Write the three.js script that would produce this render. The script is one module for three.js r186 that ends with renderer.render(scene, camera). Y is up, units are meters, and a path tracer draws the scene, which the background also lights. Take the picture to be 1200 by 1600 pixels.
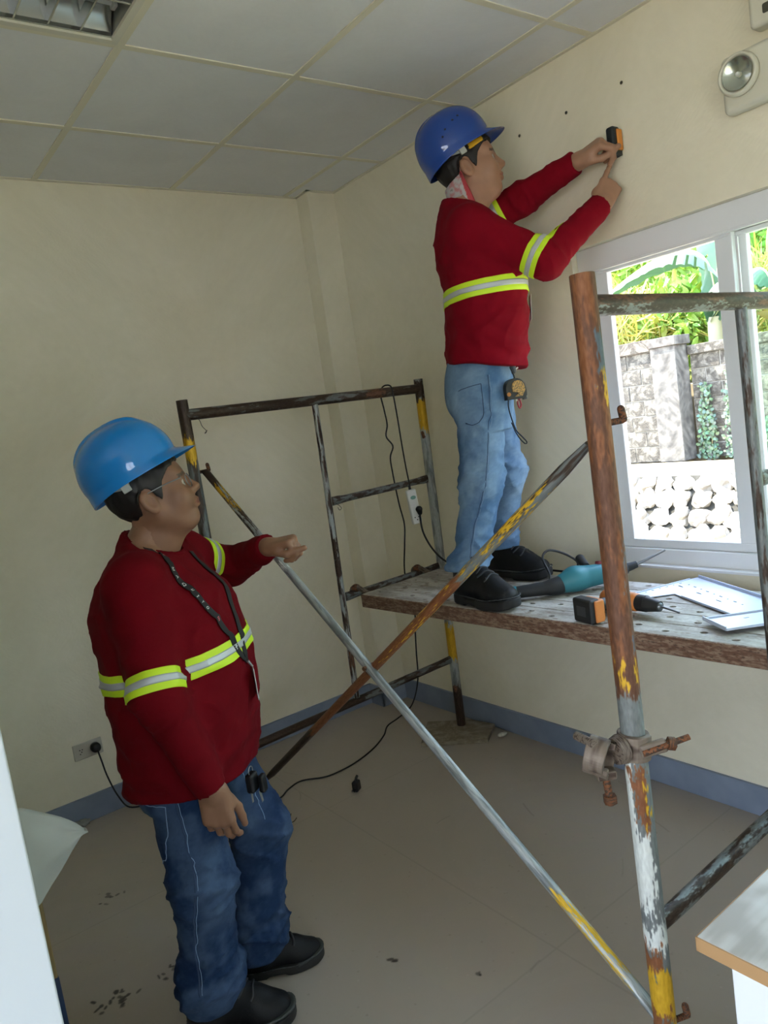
import * as THREE from 'three';
import { mergeGeometries } from 'three/addons/utils/BufferGeometryUtils.js';
import { RoundedBoxGeometry } from 'three/addons/geometries/RoundedBoxGeometry.js';
import { ImprovedNoise } from 'three/addons/math/ImprovedNoise.js';

// ---------------------------------------------------------------- camera, sky, sun, exposure
const scene = new THREE.Scene();
const renderer = new THREE.WebGLRenderer({ antialias: true });
renderer.toneMapping = THREE.LinearToneMapping;
renderer.toneMappingExposure = 8.8;
renderer.shadowMap.enabled = true;

const camera = new THREE.PerspectiveCamera(68.77, 0.75, 0.05, 200);
const camRight = new THREE.Vector3(0.789113, -0.143332, 0.597291);
const camUp = new THREE.Vector3(0.186263, 0.982446, -0.010324);
const camBack = new THREE.Vector3(-0.585326, 0.1194, 0.801958);
camera.quaternion.setFromRotationMatrix(new THREE.Matrix4().makeBasis(camRight, camUp, camBack));
camera.position.set(0, 1.55, 0);
scene.add(camera);

{ // hazy tropical sky: pale at the horizon, bluer overhead
  const w = 64, h = 128, d = new Float32Array(w * h * 4);
  for (let y = 0; y < h; y++) {
    const el = ((y + 0.5) / h - 0.5) * Math.PI, t = Math.pow(Math.max(0, Math.sin(el)), 0.6);
    for (let x = 0; x < w; x++) {
      const i = (y * w + x) * 4;
      d[i] = 0.98 + (0.60 - 0.98) * t; d[i + 1] = 1.07 + (0.80 - 1.07) * t; d[i + 2] = 1.2 + (1.2 - 1.2) * t; d[i + 3] = 1;
    }
  }
  const sky = new THREE.DataTexture(d, w, h, THREE.RGBAFormat, THREE.FloatType);
  sky.mapping = THREE.EquirectangularReflectionMapping; sky.magFilter = THREE.LinearFilter; sky.needsUpdate = true;
  scene.background = sky; scene.environment = sky;
}
const sun = new THREE.DirectionalLight(new THREE.Color(1.0, 0.93, 0.8), 3.6);
sun.position.set(0.5, 11, -10); sun.target.position.set(4, 0, -3);
sun.castShadow = true; sun.shadow.mapSize.set(2048, 2048);
Object.assign(sun.shadow.camera, { left: -14, right: 14, top: 14, bottom: -14, near: 0.5, far: 40 });
scene.add(sun, sun.target);

// ---------------------------------------------------------------- helpers
const V = (x, y, z) => new THREE.Vector3(x, y, z);
let seed = 12345;
const rnd = () => { seed = (seed * 1664525 + 1013904223) >>> 0; return seed / 4294967296; };
const rr = (a, b) => a + (b - a) * rnd();
const pn = new ImprovedNoise();
const N3 = (x, y, z) => pn.noise(x + 31.4, y + 17.7, z + 53.1);
const fbm = (x, y, z, o = 3) => { let s = 0, a = 0.5, f = 1; for (let i = 0; i < o; i++) { s += a * N3(x * f, y * f, z * f); a *= 0.5; f *= 2.03; } return s; };
const clamp = (v, a = 0, b = 1) => Math.min(b, Math.max(a, v));
const lerp = (a, b, t) => a + (b - a) * t;
const sstep = (a, b, x) => { const t = clamp((x - a) / (b - a)); return t * t * (3 - 2 * t); };

const used = new Map();
function numbered(n) { const k = used.get(n) ?? 0; used.set(n, k + 1); return k ? n + '_' + String(k).padStart(3, '0') : n; }
const M = (o) => new THREE.MeshStandardMaterial(o);
const lin = (r, g, b) => new THREE.Color().setRGB(r, g, b);
function mesh(name, geo, mat, parent) {
  const o = new THREE.Mesh(geo, mat); o.name = name; o.castShadow = true; o.receiveShadow = true;
  if (parent) parent.add(o);
  return o;
}
function thing(name, label, category, pos = [0, 0, 0], group) {
  const o = new THREE.Group(); o.name = numbered(name); o.position.set(...pos); o.userData = { label, category };
  if (group) o.userData.group = group;
  scene.add(o); return o;
}
function tagMesh(name, geo, mat, label, category, group) {
  const o = mesh(numbered(name), geo, mat, scene); o.userData = { label, category };
  if (group) o.userData.group = group;
  return o;
}
function struct(name, label) { const o = new THREE.Group(); o.name = name; o.userData = { kind: 'structure', label, category: 'structure' }; scene.add(o); return o; }
// geometry makers; positions are world (or parent) metres
function box(x0, x1, y0, y1, z0, z1) {
  const g = new THREE.BoxGeometry(x1 - x0, y1 - y0, z1 - z0); g.translate((x0 + x1) / 2, (y0 + y1) / 2, (z0 + z1) / 2); return metreUV(g);
}
function rbox(x0, x1, y0, y1, z0, z1, r = 0.004, s = 2) {
  const g = new RoundedBoxGeometry(x1 - x0, y1 - y0, z1 - z0, s, r); g.translate((x0 + x1) / 2, (y0 + y1) / 2, (z0 + z1) / 2); return metreUV(g);
}
function metreUV(g) { // uv in metres from the dominant face direction
  const p = g.attributes.position, n = g.attributes.normal, uv = new Float32Array(p.count * 2);
  for (let i = 0; i < p.count; i++) {
    const ax = Math.abs(n.getX(i)), ay = Math.abs(n.getY(i)), az = Math.abs(n.getZ(i));
    if (ay >= ax && ay >= az) { uv[2 * i] = p.getX(i); uv[2 * i + 1] = p.getZ(i); }
    else if (ax >= az) { uv[2 * i] = p.getZ(i); uv[2 * i + 1] = p.getY(i); }
    else { uv[2 * i] = p.getX(i); uv[2 * i + 1] = p.getY(i); }
  }
  g.setAttribute('uv', new THREE.BufferAttribute(uv, 2)); return g;
}
function tube(pts, r, seg = 24, rad = 8, closed = false) {
  return new THREE.TubeGeometry(new THREE.CatmullRomCurve3(pts.map((p) => p.isVector3 ? p : V(...p)), closed, 'centripetal'), seg, r, rad, closed);
}
function orient(g, a, b) { // geometry built along +y from 0 to 1*len -> a to b
  const d = b.clone().sub(a), q = new THREE.Quaternion().setFromUnitVectors(V(0, 1, 0), d.clone().normalize());
  g.applyQuaternion(q); g.translate(a.x, a.y, a.z); return g;
}
function pipe(a, b, r, wall = 0.003, rad = 20, seg = 1) { // hollow tube with open, rounded ends
  const L = a.distanceTo(b), ri = r - wall;
  const g = new THREE.LatheGeometry([V(ri, 0.002, 0), V(ri + 0.0008, 0, 0), V(r - 0.0008, 0, 0), V(r, 0.001, 0), V(r, L - 0.001, 0), V(r - 0.0008, L, 0), V(ri + 0.0008, L, 0), V(ri, L - 0.002, 0), V(ri, 0.002, 0)].map((p) => new THREE.Vector2(p.x, p.y)), rad);
  const p = g.attributes.position, uv = g.attributes.uv;
  for (let i = 0; i < p.count; i++) uv.setXY(i, uv.getX(i), clamp(p.getY(i) / L));
  return orient(g, a, b);
}
function rod(a, b, r0, r1 = r0, rad = 16, caps = true) {
  const L = a.distanceTo(b), g = new THREE.CylinderGeometry(r1, r0, L, rad, 1, !caps); g.translate(0, L / 2, 0); return orient(g, a, b);
}
function flatTube(a, b, r, flatLen, q) { // tube whose ends are pressed flat (q 0..1 squash) across z
  const L = a.distanceTo(b), g = new THREE.CylinderGeometry(r, r, L, 16, 24, false); g.translate(0, L / 2, 0);
  const p = g.attributes.position;
  for (let i = 0; i < p.count; i++) {
    const y = p.getY(i), e = Math.min(y, L - y), t = 1 - sstep(flatLen * 0.4, flatLen, e);
    p.setZ(i, p.getZ(i) * (1 - t * q)); p.setX(i, p.getX(i) * (1 + t * q * 0.5));
  }
  g.computeVertexNormals(); return orient(g, a, b);
}
function canvasTex(w, h, draw, repeat) {
  const c = document.createElement('canvas'); c.width = w; c.height = h; draw(c.getContext('2d'), w, h);
  const t = new THREE.CanvasTexture(c); t.colorSpace = THREE.SRGBColorSpace; t.wrapS = t.wrapT = THREE.RepeatWrapping; t.magFilter = THREE.LinearFilter;
  if (repeat) t.repeat.set(repeat[0], repeat[1]);
  return t;
}
function dataTex(w, h, fn, srgb = true, repeat) { // fn(u, v) -> [r,g,b] 0..1 (sRGB values when srgb)
  const d = new Uint8Array(w * h * 4);
  for (let y = 0; y < h; y++) for (let x = 0; x < w; x++) {
    const c = fn((x + 0.5) / w, (y + 0.5) / h), i = (y * w + x) * 4;
    d[i] = clamp(c[0]) * 255; d[i + 1] = clamp(c[1]) * 255; d[i + 2] = clamp(c[2]) * 255; d[i + 3] = 255;
  }
  const t = new THREE.DataTexture(d, w, h); t.wrapS = t.wrapT = THREE.RepeatWrapping; t.magFilter = THREE.LinearFilter;
  if (srgb) t.colorSpace = THREE.SRGBColorSpace;
  if (repeat) t.repeat.set(repeat[0], repeat[1]);
  t.needsUpdate = true; return t;
}
// tileable-ish noise on the unit square (periodic by wrapping on a torus)
const torus = (u, v, f, o = 3, s = 0) => { const a = u * 6.2832, b = v * 6.2832, r = f / 6.2832; return fbm(Math.cos(a) * r + s, Math.sin(a) * r + Math.cos(b) * r * 1.01, Math.sin(b) * r + s * 0.7, o); };
const mix3 = (a, b, t) => [lerp(a[0], b[0], t), lerp(a[1], b[1], t), lerp(a[2], b[2], t)];

// ---- signed-distance modelling ----
const smin = (a, b, k) => { const h = Math.max(k - Math.abs(a - b), 0) / k; return Math.min(a, b) - h * h * k * 0.25; };
const smax = (a, b, k) => -smin(-a, -b, k);
function cap(a, b, ra, rb = ra) {
  const [ax, ay, az] = a, bx = b[0] - ax, by = b[1] - ay, bz = b[2] - az, L = bx * bx + by * by + bz * bz || 1e-9;
  return (x, y, z) => {
    const px = x - ax, py = y - ay, pz = z - az; let t = (px * bx + py * by + pz * bz) / L; t = t < 0 ? 0 : t > 1 ? 1 : t;
    const dx = px - bx * t, dy = py - by * t, dz = pz - bz * t;
    return Math.sqrt(dx * dx + dy * dy + dz * dz) - (ra + (rb - ra) * t);
  };
}
function ell(c, r) {
  const [cx, cy, cz] = c, [rx, ry, rz] = r;
  return (x, y, z) => {
    const px = x - cx, py = y - cy, pz = z - cz, a = Math.hypot(px / rx, py / ry, pz / rz), b = Math.hypot(px / (rx * rx), py / (ry * ry), pz / (rz * rz));
    return b < 1e-9 ? -Math.min(rx, ry, rz) : a * (a - 1) / b;
  };
}
function uni(list, k) { return (x, y, z) => { let d = list[0](x, y, z); for (let i = 1; i < list.length; i++) d = k ? smin(d, list[i](x, y, z), k) : Math.min(d, list[i](x, y, z)); return d; }; }
// body trunk: horizontal sections { c:[x,y,z], a: half width, f: half depth front, b: half depth back }, F facing on the floor plan
function loft(secs, F, n = 2.3) {
  const S = secs, m = S.length, fx = F[0], fz = F[1], lx = -fz, lz = fx;
  const cr = (p0, p1, p2, p3, t) => 0.5 * (2 * p1 + (p2 - p0) * t + (2 * p0 - 5 * p1 + 4 * p2 - p3) * t * t + (3 * p1 - p0 - 3 * p2 + p3) * t * t * t);
  return (x, y, z) => {
    const yy = Math.min(Math.max(y, S[0].c[1]), S[m - 1].c[1]); let i = 0; while (i < m - 2 && yy > S[i + 1].c[1]) i++;
    const s0 = S[Math.max(i - 1, 0)], s1 = S[i], s2 = S[i + 1], s3 = S[Math.min(i + 2, m - 1)], t = (yy - s1.c[1]) / (s2.c[1] - s1.c[1]);
    const g = (k) => cr(s0[k], s1[k], s2[k], s3[k], t), cx = cr(s0.c[0], s1.c[0], s2.c[0], s3.c[0], t), cz = cr(s0.c[2], s1.c[2], s2.c[2], s3.c[2], t);
    const dx = x - cx, dz = z - cz, u = dx * lx + dz * lz, v = dx * fx + dz * fz, a = g('a'), b = v > 0 ? g('f') : g('b');
    const q = Math.pow(Math.pow(Math.abs(u) / a, n) + Math.pow(Math.abs(v) / b, n), 1 / n), d = (q - 1) * Math.min(a, b), dy = Math.abs(y - yy);
    return dy > 0 ? (d > 0 ? Math.hypot(d, dy) : Math.max(d, dy)) : d;
  };
}
// naive surface nets
function nets(sdf, lo, hi, h, colorFn) {
  const nx = Math.ceil((hi[0] - lo[0]) / h) + 1, ny = Math.ceil((hi[1] - lo[1]) / h) + 1, nz = Math.ceil((hi[2] - lo[2]) / h) + 1;
  const F = new Float32Array(nx * ny * nz).fill(1), B = 6, at = (i, j, k) => (k * ny + j) * nx + i;
  for (let k0 = 0; k0 < nz; k0 += B) for (let j0 = 0; j0 < ny; j0 += B) for (let i0 = 0; i0 < nx; i0 += B) {
    const c = sdf(lo[0] + (i0 + B / 2) * h, lo[1] + (j0 + B / 2) * h, lo[2] + (k0 + B / 2) * h);
    const far = Math.abs(c) > B * h * 0.87 * 1.7 + 0.012;
    for (let k = k0; k < Math.min(k0 + B, nz); k++) for (let j = j0; j < Math.min(j0 + B, ny); j++) for (let i = i0; i < Math.min(i0 + B, nx); i++)
      F[at(i, j, k)] = far ? c : sdf(lo[0] + i * h, lo[1] + j * h, lo[2] + k * h);
  }
  const id = new Int32Array(nx * ny * nz).fill(-1), pos = [], E = [[0, 1], [2, 3], [4, 5], [6, 7], [0, 2], [1, 3], [4, 6], [5, 7], [0, 4], [1, 5], [2, 6], [3, 7]], f = new Float64Array(8);
  for (let k = 0; k < nz - 1; k++) for (let j = 0; j < ny - 1; j++) for (let i = 0; i < nx - 1; i++) {
    let m = 0;
    for (let c = 0; c < 8; c++) { f[c] = F[at(i + (c & 1), j + ((c >> 1) & 1), k + (c >> 2))]; if (f[c] < 0) m |= 1 << c; }
    if (m === 0 || m === 255) continue;
    let sx = 0, sy = 0, sz = 0, n = 0;
    for (const [a, b] of E) if ((f[a] < 0) !== (f[b] < 0)) {
      const t = f[a] / (f[a] - f[b]);
      sx += (a & 1) + ((b & 1) - (a & 1)) * t; sy += ((a >> 1) & 1) + (((b >> 1) & 1) - ((a >> 1) & 1)) * t; sz += (a >> 2) + ((b >> 2) - (a >> 2)) * t; n++;
    }
    id[at(i, j, k)] = pos.length / 3; pos.push(lo[0] + (i + sx / n) * h, lo[1] + (j + sy / n) * h, lo[2] + (k + sz / n) * h);
  }
  const ix = [], quad = (a, b, c, d, flip) => { if (a < 0 || b < 0 || c < 0 || d < 0) return; flip ? ix.push(a, c, b, a, d, c) : ix.push(a, b, c, a, c, d); };
  for (let k = 1; k < nz - 1; k++) for (let j = 1; j < ny - 1; j++) for (let i = 1; i < nx - 1; i++) {
    const s = F[at(i, j, k)] < 0;
    if (s !== F[at(i + 1, j, k)] < 0) quad(id[at(i, j - 1, k - 1)], id[at(i, j, k - 1)], id[at(i, j, k)], id[at(i, j - 1, k)], !s);
    if (s !== F[at(i, j + 1, k)] < 0) quad(id[at(i - 1, j, k - 1)], id[at(i - 1, j, k)], id[at(i, j, k)], id[at(i, j, k - 1)], !s);
    if (s !== F[at(i, j, k + 1)] < 0) quad(id[at(i - 1, j - 1, k)], id[at(i, j - 1, k)], id[at(i, j, k)], id[at(i - 1, j, k)], !s);
  }
  const g = new THREE.BufferGeometry(); g.setAttribute('position', new THREE.Float32BufferAttribute(pos, 3)); g.setIndex(ix); g.computeVertexNormals();
  const n = pos.length / 3, uv = new Float32Array(n * 2), nr = g.attributes.normal;
  for (let i = 0; i < n; i++) { uv[2 * i] = Math.abs(nr.getX(i)) > Math.abs(nr.getZ(i)) ? pos[3 * i + 2] : pos[3 * i]; uv[2 * i + 1] = pos[3 * i + 1]; }
  g.setAttribute('uv', new THREE.BufferAttribute(uv, 2));
  if (colorFn) {
    const col = new Float32Array(n * 3);
    for (let i = 0; i < n; i++) { const c = colorFn(pos[3 * i], pos[3 * i + 1], pos[3 * i + 2], nr.getX(i), nr.getY(i), nr.getZ(i)); col[3 * i] = c[0]; col[3 * i + 1] = c[1]; col[3 * i + 2] = c[2]; }
    g.setAttribute('color', new THREE.BufferAttribute(col, 3));
  }
  return g;
}
function snap(sdf, p, off = 0.001) { // move a point onto the surface of a field
  let [x, y, z] = p; const e = 0.003;
  for (let i = 0; i < 8; i++) {
    const d = sdf(x, y, z) - off, gx = sdf(x + e, y, z) - sdf(x - e, y, z), gy = sdf(x, y + e, z) - sdf(x, y - e, z), gz = sdf(x, y, z + e) - sdf(x, y, z - e), l = Math.hypot(gx, gy, gz) || 1;
    x -= gx / l * d * 0.9; y -= gy / l * d * 0.9; z -= gz / l * d * 0.9;
  }
  return [x, y, z];
}
// ring wrapped round a field: axis c + d, half width w, lifted by off
function wrapBand(sdf, c, d, w, off, seg = 72, rows = 4, maxR = 0.4, ref = V(0, 1, 0), arc = [0, Math.PI * 2]) {
  const D = V(...d).normalize(), A = (Math.abs(D.dot(ref)) > 0.95 ? V(1, 0, 0) : ref.clone()).cross(D).normalize(), Bv = D.clone().cross(A), pos = [], uv = [], ix = [];
  const edge = (o) => { for (let j = 0; j <= rows; j++) for (let i = 0; i <= seg; i++) {
    const th = lerp(arc[0], arc[1], i / seg), s = (j / rows - 0.5) * 2 * w, dir = A.clone().multiplyScalar(Math.cos(th)).addScaledVector(Bv, Math.sin(th)), o0 = V(...c).addScaledVector(D, s);
    let r = 0.02; const step = 0.006; while (r < maxR && sdf(o0.x + dir.x * r, o0.y + dir.y * r, o0.z + dir.z * r) < 0) r += step;
    let a = r - step, b = r; for (let q = 0; q < 10; q++) { const m = (a + b) / 2; sdf(o0.x + dir.x * m, o0.y + dir.y * m, o0.z + dir.z * m) < 0 ? a = m : b = m; }
    r = (a + b) / 2 + o; pos.push(o0.x + dir.x * r, o0.y + dir.y * r, o0.z + dir.z * r); uv.push(i / seg, j / rows);
  } };
  edge(off); edge(-0.002);
  const n = seg + 1, T = n * (rows + 1);
  for (let j = 0; j < rows; j++) for (let i = 0; i < seg; i++) { const a = j * n + i; ix.push(a, a + 1, a + n, a + 1, a + n + 1, a + n, T + a, T + a + n, T + a + 1, T + a + 1, T + a + n, T + a + n + 1); }
  for (let i = 0; i < seg; i++) { const e = rows * n; ix.push(i, T + i, i + 1, i + 1, T + i, T + i + 1, e + i, e + i + 1, T + e + i, e + i + 1, T + e + i + 1, T + e + i); }
  const g = new THREE.BufferGeometry(); g.setAttribute('position', new THREE.Float32BufferAttribute(pos, 3)); g.setAttribute('uv', new THREE.Float32BufferAttribute(uv, 2)); g.setIndex(ix); g.computeVertexNormals(); return g;
}

// ---------------------------------------------------------------- room shell
const XW = 2.389, ZB = -3.419, HC = 2.755, XL = -2.2, ZF = 2.9;
const paintBump = dataTex(256, 256, (u, v) => { const n = 0.5 + torus(u, v, 40, 2) * 0.9; return [n, n, n]; }, false);
const wallTex = dataTex(512, 512, (u, v) => { const n = torus(u, v, 9, 4, 3) * 0.035 + torus(u, v, 60, 2, 8) * 0.018; return [0.925 + n, 0.897 + n, 0.80 + n * 1.2]; });
wallTex.repeat.set(0.5, 0.5); paintBump.repeat.set(2.2, 2.2);
const wallMat = M({ map: wallTex, roughness: 0.62, bumpMap: paintBump, bumpScale: 0.0006 });
const baseMat = M({ map: dataTex(256, 64, (u, v) => { const n = torus(u, v, 12, 3, 5) * 0.07; return [0.50 + n, 0.545 + n, 0.61 + n]; }), roughness: 0.45 });
const floorTex = canvasTex(2048, 2048, (g, w, h) => { // 6.4 m x 6.4 m of worn beige-grey flooring
  g.fillStyle = '#afa597'; g.fillRect(0, 0, w, h);
  for (let i = 0; i < 260; i++) { const r = rr(30, 190), x = rnd() * w, y = rnd() * h, a = rr(0.02, 0.06), gr = g.createRadialGradient(x, y, 0, x, y, r), c = rnd() < 0.5 ? '120,108,96' : '200,190,176'; gr.addColorStop(0, `rgba(${c},${a})`); gr.addColorStop(1, `rgba(${c},0)`); g.fillStyle = gr; g.fillRect(x - r, y - r, 2 * r, 2 * r); }
  for (let i = 0; i < 9000; i++) { g.fillStyle = rnd() < 0.5 ? `rgba(90,78,66,${rr(0.05, 0.3)})` : `rgba(225,216,202,${rr(0.05, 0.25)})`; const s = rr(0.6, 1.8); g.fillRect(rnd() * w, rnd() * h, s, s); }
  g.strokeStyle = 'rgba(96,86,80,0.28)'; g.lineWidth = 1.6;
  g.strokeStyle = 'rgba(96,86,80,0.13)'; for (let k = 0; k <= 5; k++) { const p = k * 390 + 60; g.beginPath(); g.moveTo(p, 0); g.lineTo(p, h); g.moveTo(0, p); g.lineTo(w, p); g.stroke(); }
  for (let i = 0; i < 110; i++) { const x = rnd() * w, y = rnd() * h, L = rr(4, 34), a = rnd() * 6.3; g.strokeStyle = `rgba(60,50,42,${rr(0.06, 0.22)})`; g.lineWidth = rr(0.6, 1.6); g.beginPath(); g.moveTo(x, y); g.quadraticCurveTo(x + Math.cos(a) * L * 0.5 + rr(-5, 5), y + Math.sin(a) * L * 0.5 + rr(-5, 5), x + Math.cos(a) * L, y + Math.sin(a) * L); g.stroke(); }
  // dark grease spots near the first worker's feet and a few crumbs of dirt: uv metres -> pixels
  const P = (x, z) => [((x / 6.4) % 1 + 1) % 1 * w, (1 - (((z / 6.4) % 1 + 1) % 1)) * h];
  for (const [x, z, n, s] of [[0.388, -2.217, 16, 0.05], [0.44, -2.19, 8, 0.04], [0.56, -2.2, 8, 0.04], [1.19, -1.497, 3, 0.012], [1.057, -1.722, 3, 0.015], [0.55, -2.75, 7, 0.05]]) for (let i = 0; i < n; i++) {
    const [u, v] = P(x + rr(-s, s), z + rr(-s, s) * 0.7); g.fillStyle = `rgba(30,26,22,${rr(0.35, 0.85)})`; g.beginPath(); g.ellipse(u, v, rr(1, 4), rr(0.8, 2.6), rnd() * 3, 0, 7); g.fill(); }
});
floorTex.repeat.set(1 / 6.4, 1 / 6.4);
const floorRough = dataTex(512, 512, (u, v) => { const n = 0.42 + torus(u, v, 14, 4, 2) * 0.25; return [n, n, n]; }, false); floorRough.repeat.set(0.4, 0.4);
const floorMat = M({ map: floorTex, roughnessMap: floorRough, roughness: 1 });

const floor = struct('floor', 'worn beige grey floor with scuffs'); mesh('floor_slab', box(XL - 0.15, XW + 0.16, -0.18, 0, ZB - 0.15, ZF + 0.15), floorMat, floor);
const wallBack = struct('wall_back', 'cream painted back wall'); mesh('wall_panel', box(XL - 0.15, XW + 0.16, 0, 2.95, ZB - 0.15, ZB), wallMat, wallBack);
const wallFront = struct('wall_front', 'cream painted wall behind the viewer'); const RX0 = -1.8, RX1 = -0.3, RY0 = 0.8, RY1 = 2.25;
mesh('wall_panel', mergeGeometries([box(XL - 0.15, RX0, 0, 2.95, ZF, ZF + 0.15), box(RX1, XW + 0.16, 0, 2.95, ZF, ZF + 0.15), box(RX0, RX1, 0, RY0, ZF, ZF + 0.15), box(RX0, RX1, RY1, 2.95, ZF, ZF + 0.15)]), wallMat, wallFront);
const WZ0 = -1.853, WZ1 = 0.86, WY0 = 0.872, WY1 = 2.075;
const wallRight = struct('wall_right', 'cream painted wall with the window');
mesh('wall_panel', mergeGeometries([box(XW, XW + 0.16, 0, 2.95, ZB, WZ0), box(XW, XW + 0.16, 0, 2.95, WZ1, ZF), box(XW, XW + 0.16, 0, WY0, WZ0, WZ1), box(XW, XW + 0.16, WY1, 2.95, WZ0, WZ1)]), wallMat, wallRight);
const wallLeft = struct('wall_left', 'cream painted wall with an open doorway');
const DZ0 = -0.7, DZ1 = 1.1, DY = 2.2;
mesh('wall_panel', mergeGeometries([box(XL - 0.15, XL, 0, 2.95, ZB, DZ0), box(XL - 0.15, XL, 0, 2.95, DZ1, ZF), box(XL - 0.15, XL, DY, 2.95, DZ0, DZ1)]), wallMat, wallLeft);
const door1 = struct('door_1', 'white frame of the open doorway');
mesh('door_frame', mergeGeometries([box(XL - 0.16, XL + 0.01, 0, DY, DZ0, DZ0 + 0.05), box(XL - 0.16, XL + 0.01, 0, DY, DZ1 - 0.05, DZ1), box(XL - 0.16, XL + 0.01, DY - 0.05, DY, DZ0, DZ1)]), M({ color: '#e8e8e4', roughness: 0.4 }), door1);
// boxed-out column in the far corner
const wallCorner = struct('wall_corner', 'cream boxed column in the far corner'); mesh('column_face', rbox(2.226, XW + 0.02, 0, 2.76, ZB - 0.02, -3.308, 0.006), wallMat, wallCorner);
const bb = (name, label, geo) => { const s = struct(name, label); mesh('board', geo, baseMat, s); };
const BH = 0.112;
bb('baseboard_back', 'grey blue baseboard along the back wall', rbox(XL, 2.226, 0, BH, ZB - 0.005, ZB + 0.012, 0.003));
bb('baseboard_corner', 'grey blue baseboard round the corner column', mergeGeometries([rbox(2.214, 2.23, 0, BH, ZB + 0.012, -3.296, 0.003), rbox(2.214, XW - 0.012, 0, BH, -3.309, -3.296, 0.003)]));
bb('baseboard_right', 'grey blue baseboard under the window', rbox(XW - 0.012, XW + 0.005, 0, BH, -3.309, ZF, 0.003));
bb('baseboard_front', 'grey blue baseboard behind the viewer', rbox(XL, XW, 0, BH, ZF - 0.012, ZF + 0.005, 0.003));
bb('baseboard_left', 'grey blue baseboard by the doorway', mergeGeometries([rbox(XL - 0.005, XL + 0.012, 0, BH, ZB, DZ0, 0.003), rbox(XL - 0.005, XL + 0.012, 0, BH, DZ1, ZF, 0.003)]));

// suspended ceiling: tee grid with lay-in boards, 605 mm pitch
const ceiling = struct('ceiling', 'suspended ceiling of grey white boards in a cream tee grid');
const tileMats = [0, 1, 2].map((k) => M({ map: dataTex(256, 256, (u, v) => { const n = torus(u, v, 6, 3, k * 9) * 0.03 + torus(u, v, 70, 2, k) * 0.015; return [0.90 + n, 0.905 + n, 0.91 + n]; }), roughness: 0.55 }));
const teeMat = M({ color: '#e0dbc6', roughness: 0.5 });
const gx = [], gz = []; for (let k = -6; k <= 2; k++) gx.push(0.937 + 0.6045 * k); for (let k = -2; k <= 8; k++) gz.push(-2.263 + 0.6045 * k);
const tileSpan = (arr, lo, hi) => { const e = [lo, ...arr.filter((v) => v > lo + 0.03 && v < hi - 0.03), hi]; return e.slice(1).map((b, i) => [e[i], b]); };
const troffer = [0.937 - 0.6045 * 2, 0.937, -2.263, -2.263 + 0.6045]; // light occupies two bays
for (const [x0, x1] of tileSpan(gx, XL, XW)) for (const [z0, z1] of tileSpan(gz, ZB, ZF)) {
  if (x0 > troffer[0] - 0.1 && x1 < troffer[1] + 0.1 && z0 > troffer[2] - 0.1 && z1 < troffer[3] + 0.1) continue;
  const sag = rr(-0.0006, 0.0012);
  mesh('ceiling_tile', box(x0 + 0.004, x1 - 0.004, HC + 0.002 + sag, HC + 0.014, z0 + 0.004, z1 - 0.004), tileMats[(rnd() * 3) | 0], ceiling);
}
for (const x of gx) if (x > XL + 0.03 && x < XW - 0.03) mesh('grid_tee', box(x - 0.012, x + 0.012, HC - 0.0015, HC + 0.03, ZB, ZF), teeMat, ceiling);
for (const z of gz) if (z > ZB + 0.03 && z < ZF - 0.03) for (const [x0, x1] of tileSpan(gx, XL, XW)) mesh('cross_tee', box(x0 + 0.012, x1 - 0.012, HC - 0.0012, HC + 0.026, z - 0.012, z + 0.012), teeMat, ceiling);
mesh('wall_angle', mergeGeometries([box(XL, 2.226, HC - 0.002, HC + 0.024, ZB, ZB + 0.018), box(2.208, 2.226, HC - 0.002, HC + 0.024, ZB, -3.29), box(2.208, XW, HC - 0.002, HC + 0.024, -3.308, -3.29), box(XW - 0.018, XW, HC - 0.002, HC + 0.024, -3.29, ZF)]), teeMat, ceiling);
const roof = struct('roof', 'roof slab above the suspended ceiling'); mesh('roof_slab', box(XL - 1.5, XW + 0.3, 2.95, 3.1, ZB - 0.4, ZF + 0.4), M({ color: '#9a9a96', roughness: 0.9 }), roof);  // long left overhang, out of view, added to keep sun out of the doorway

// ---------------------------------------------------------------- window
const frameMat = M({ color: '#e9eaea', roughness: 0.32 });
const win = struct('window_1', 'white framed sliding window over the scaffold platform');
const FX0 = 2.42, FX1 = 2.5;
mesh('outer_frame', mergeGeometries([rbox(FX0, FX1, WY0, WY0 + 0.062, WZ0, WZ1), rbox(FX0, FX1, WY1 - 0.085, WY1, WZ0, WZ1), rbox(FX0, FX1, WY0 + 0.06, WY1 - 0.083, WZ0, WZ0 + 0.062), rbox(FX0, FX1, WY0 + 0.06, WY1 - 0.083, WZ1 - 0.062, WZ1)]), frameMat, win);
mesh('window_sill', rbox(XW - 0.006, FX0 + 0.02, WY0 - 0.004, WY0 + 0.006, WZ0 + 0.001, WZ1 - 0.001, 0.002), frameMat, win);
mesh('head_bead', rbox(FX0 - 0.006, FX0 + 0.01, WY1 - 0.092, WY1 - 0.084, WZ0 + 0.06, WZ1 - 0.06, 0.002), frameMat, win);
const clearGlass = new THREE.MeshPhysicalMaterial({ color: '#ffffff', transmission: 1, thickness: 0, roughness: 0, ior: 1.45 });
const greenGlass = new THREE.MeshPhysicalMaterial({ color: lin(0.80, 0.90, 0.83), transmission: 1, thickness: 0, roughness: 0, ior: 1.5 });
const sashMat = M({ color: '#e4e6e6', roughness: 0.3 });
const edges = [-1.79, -1.262, -0.73, -0.2, 0.33, 0.8];
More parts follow.
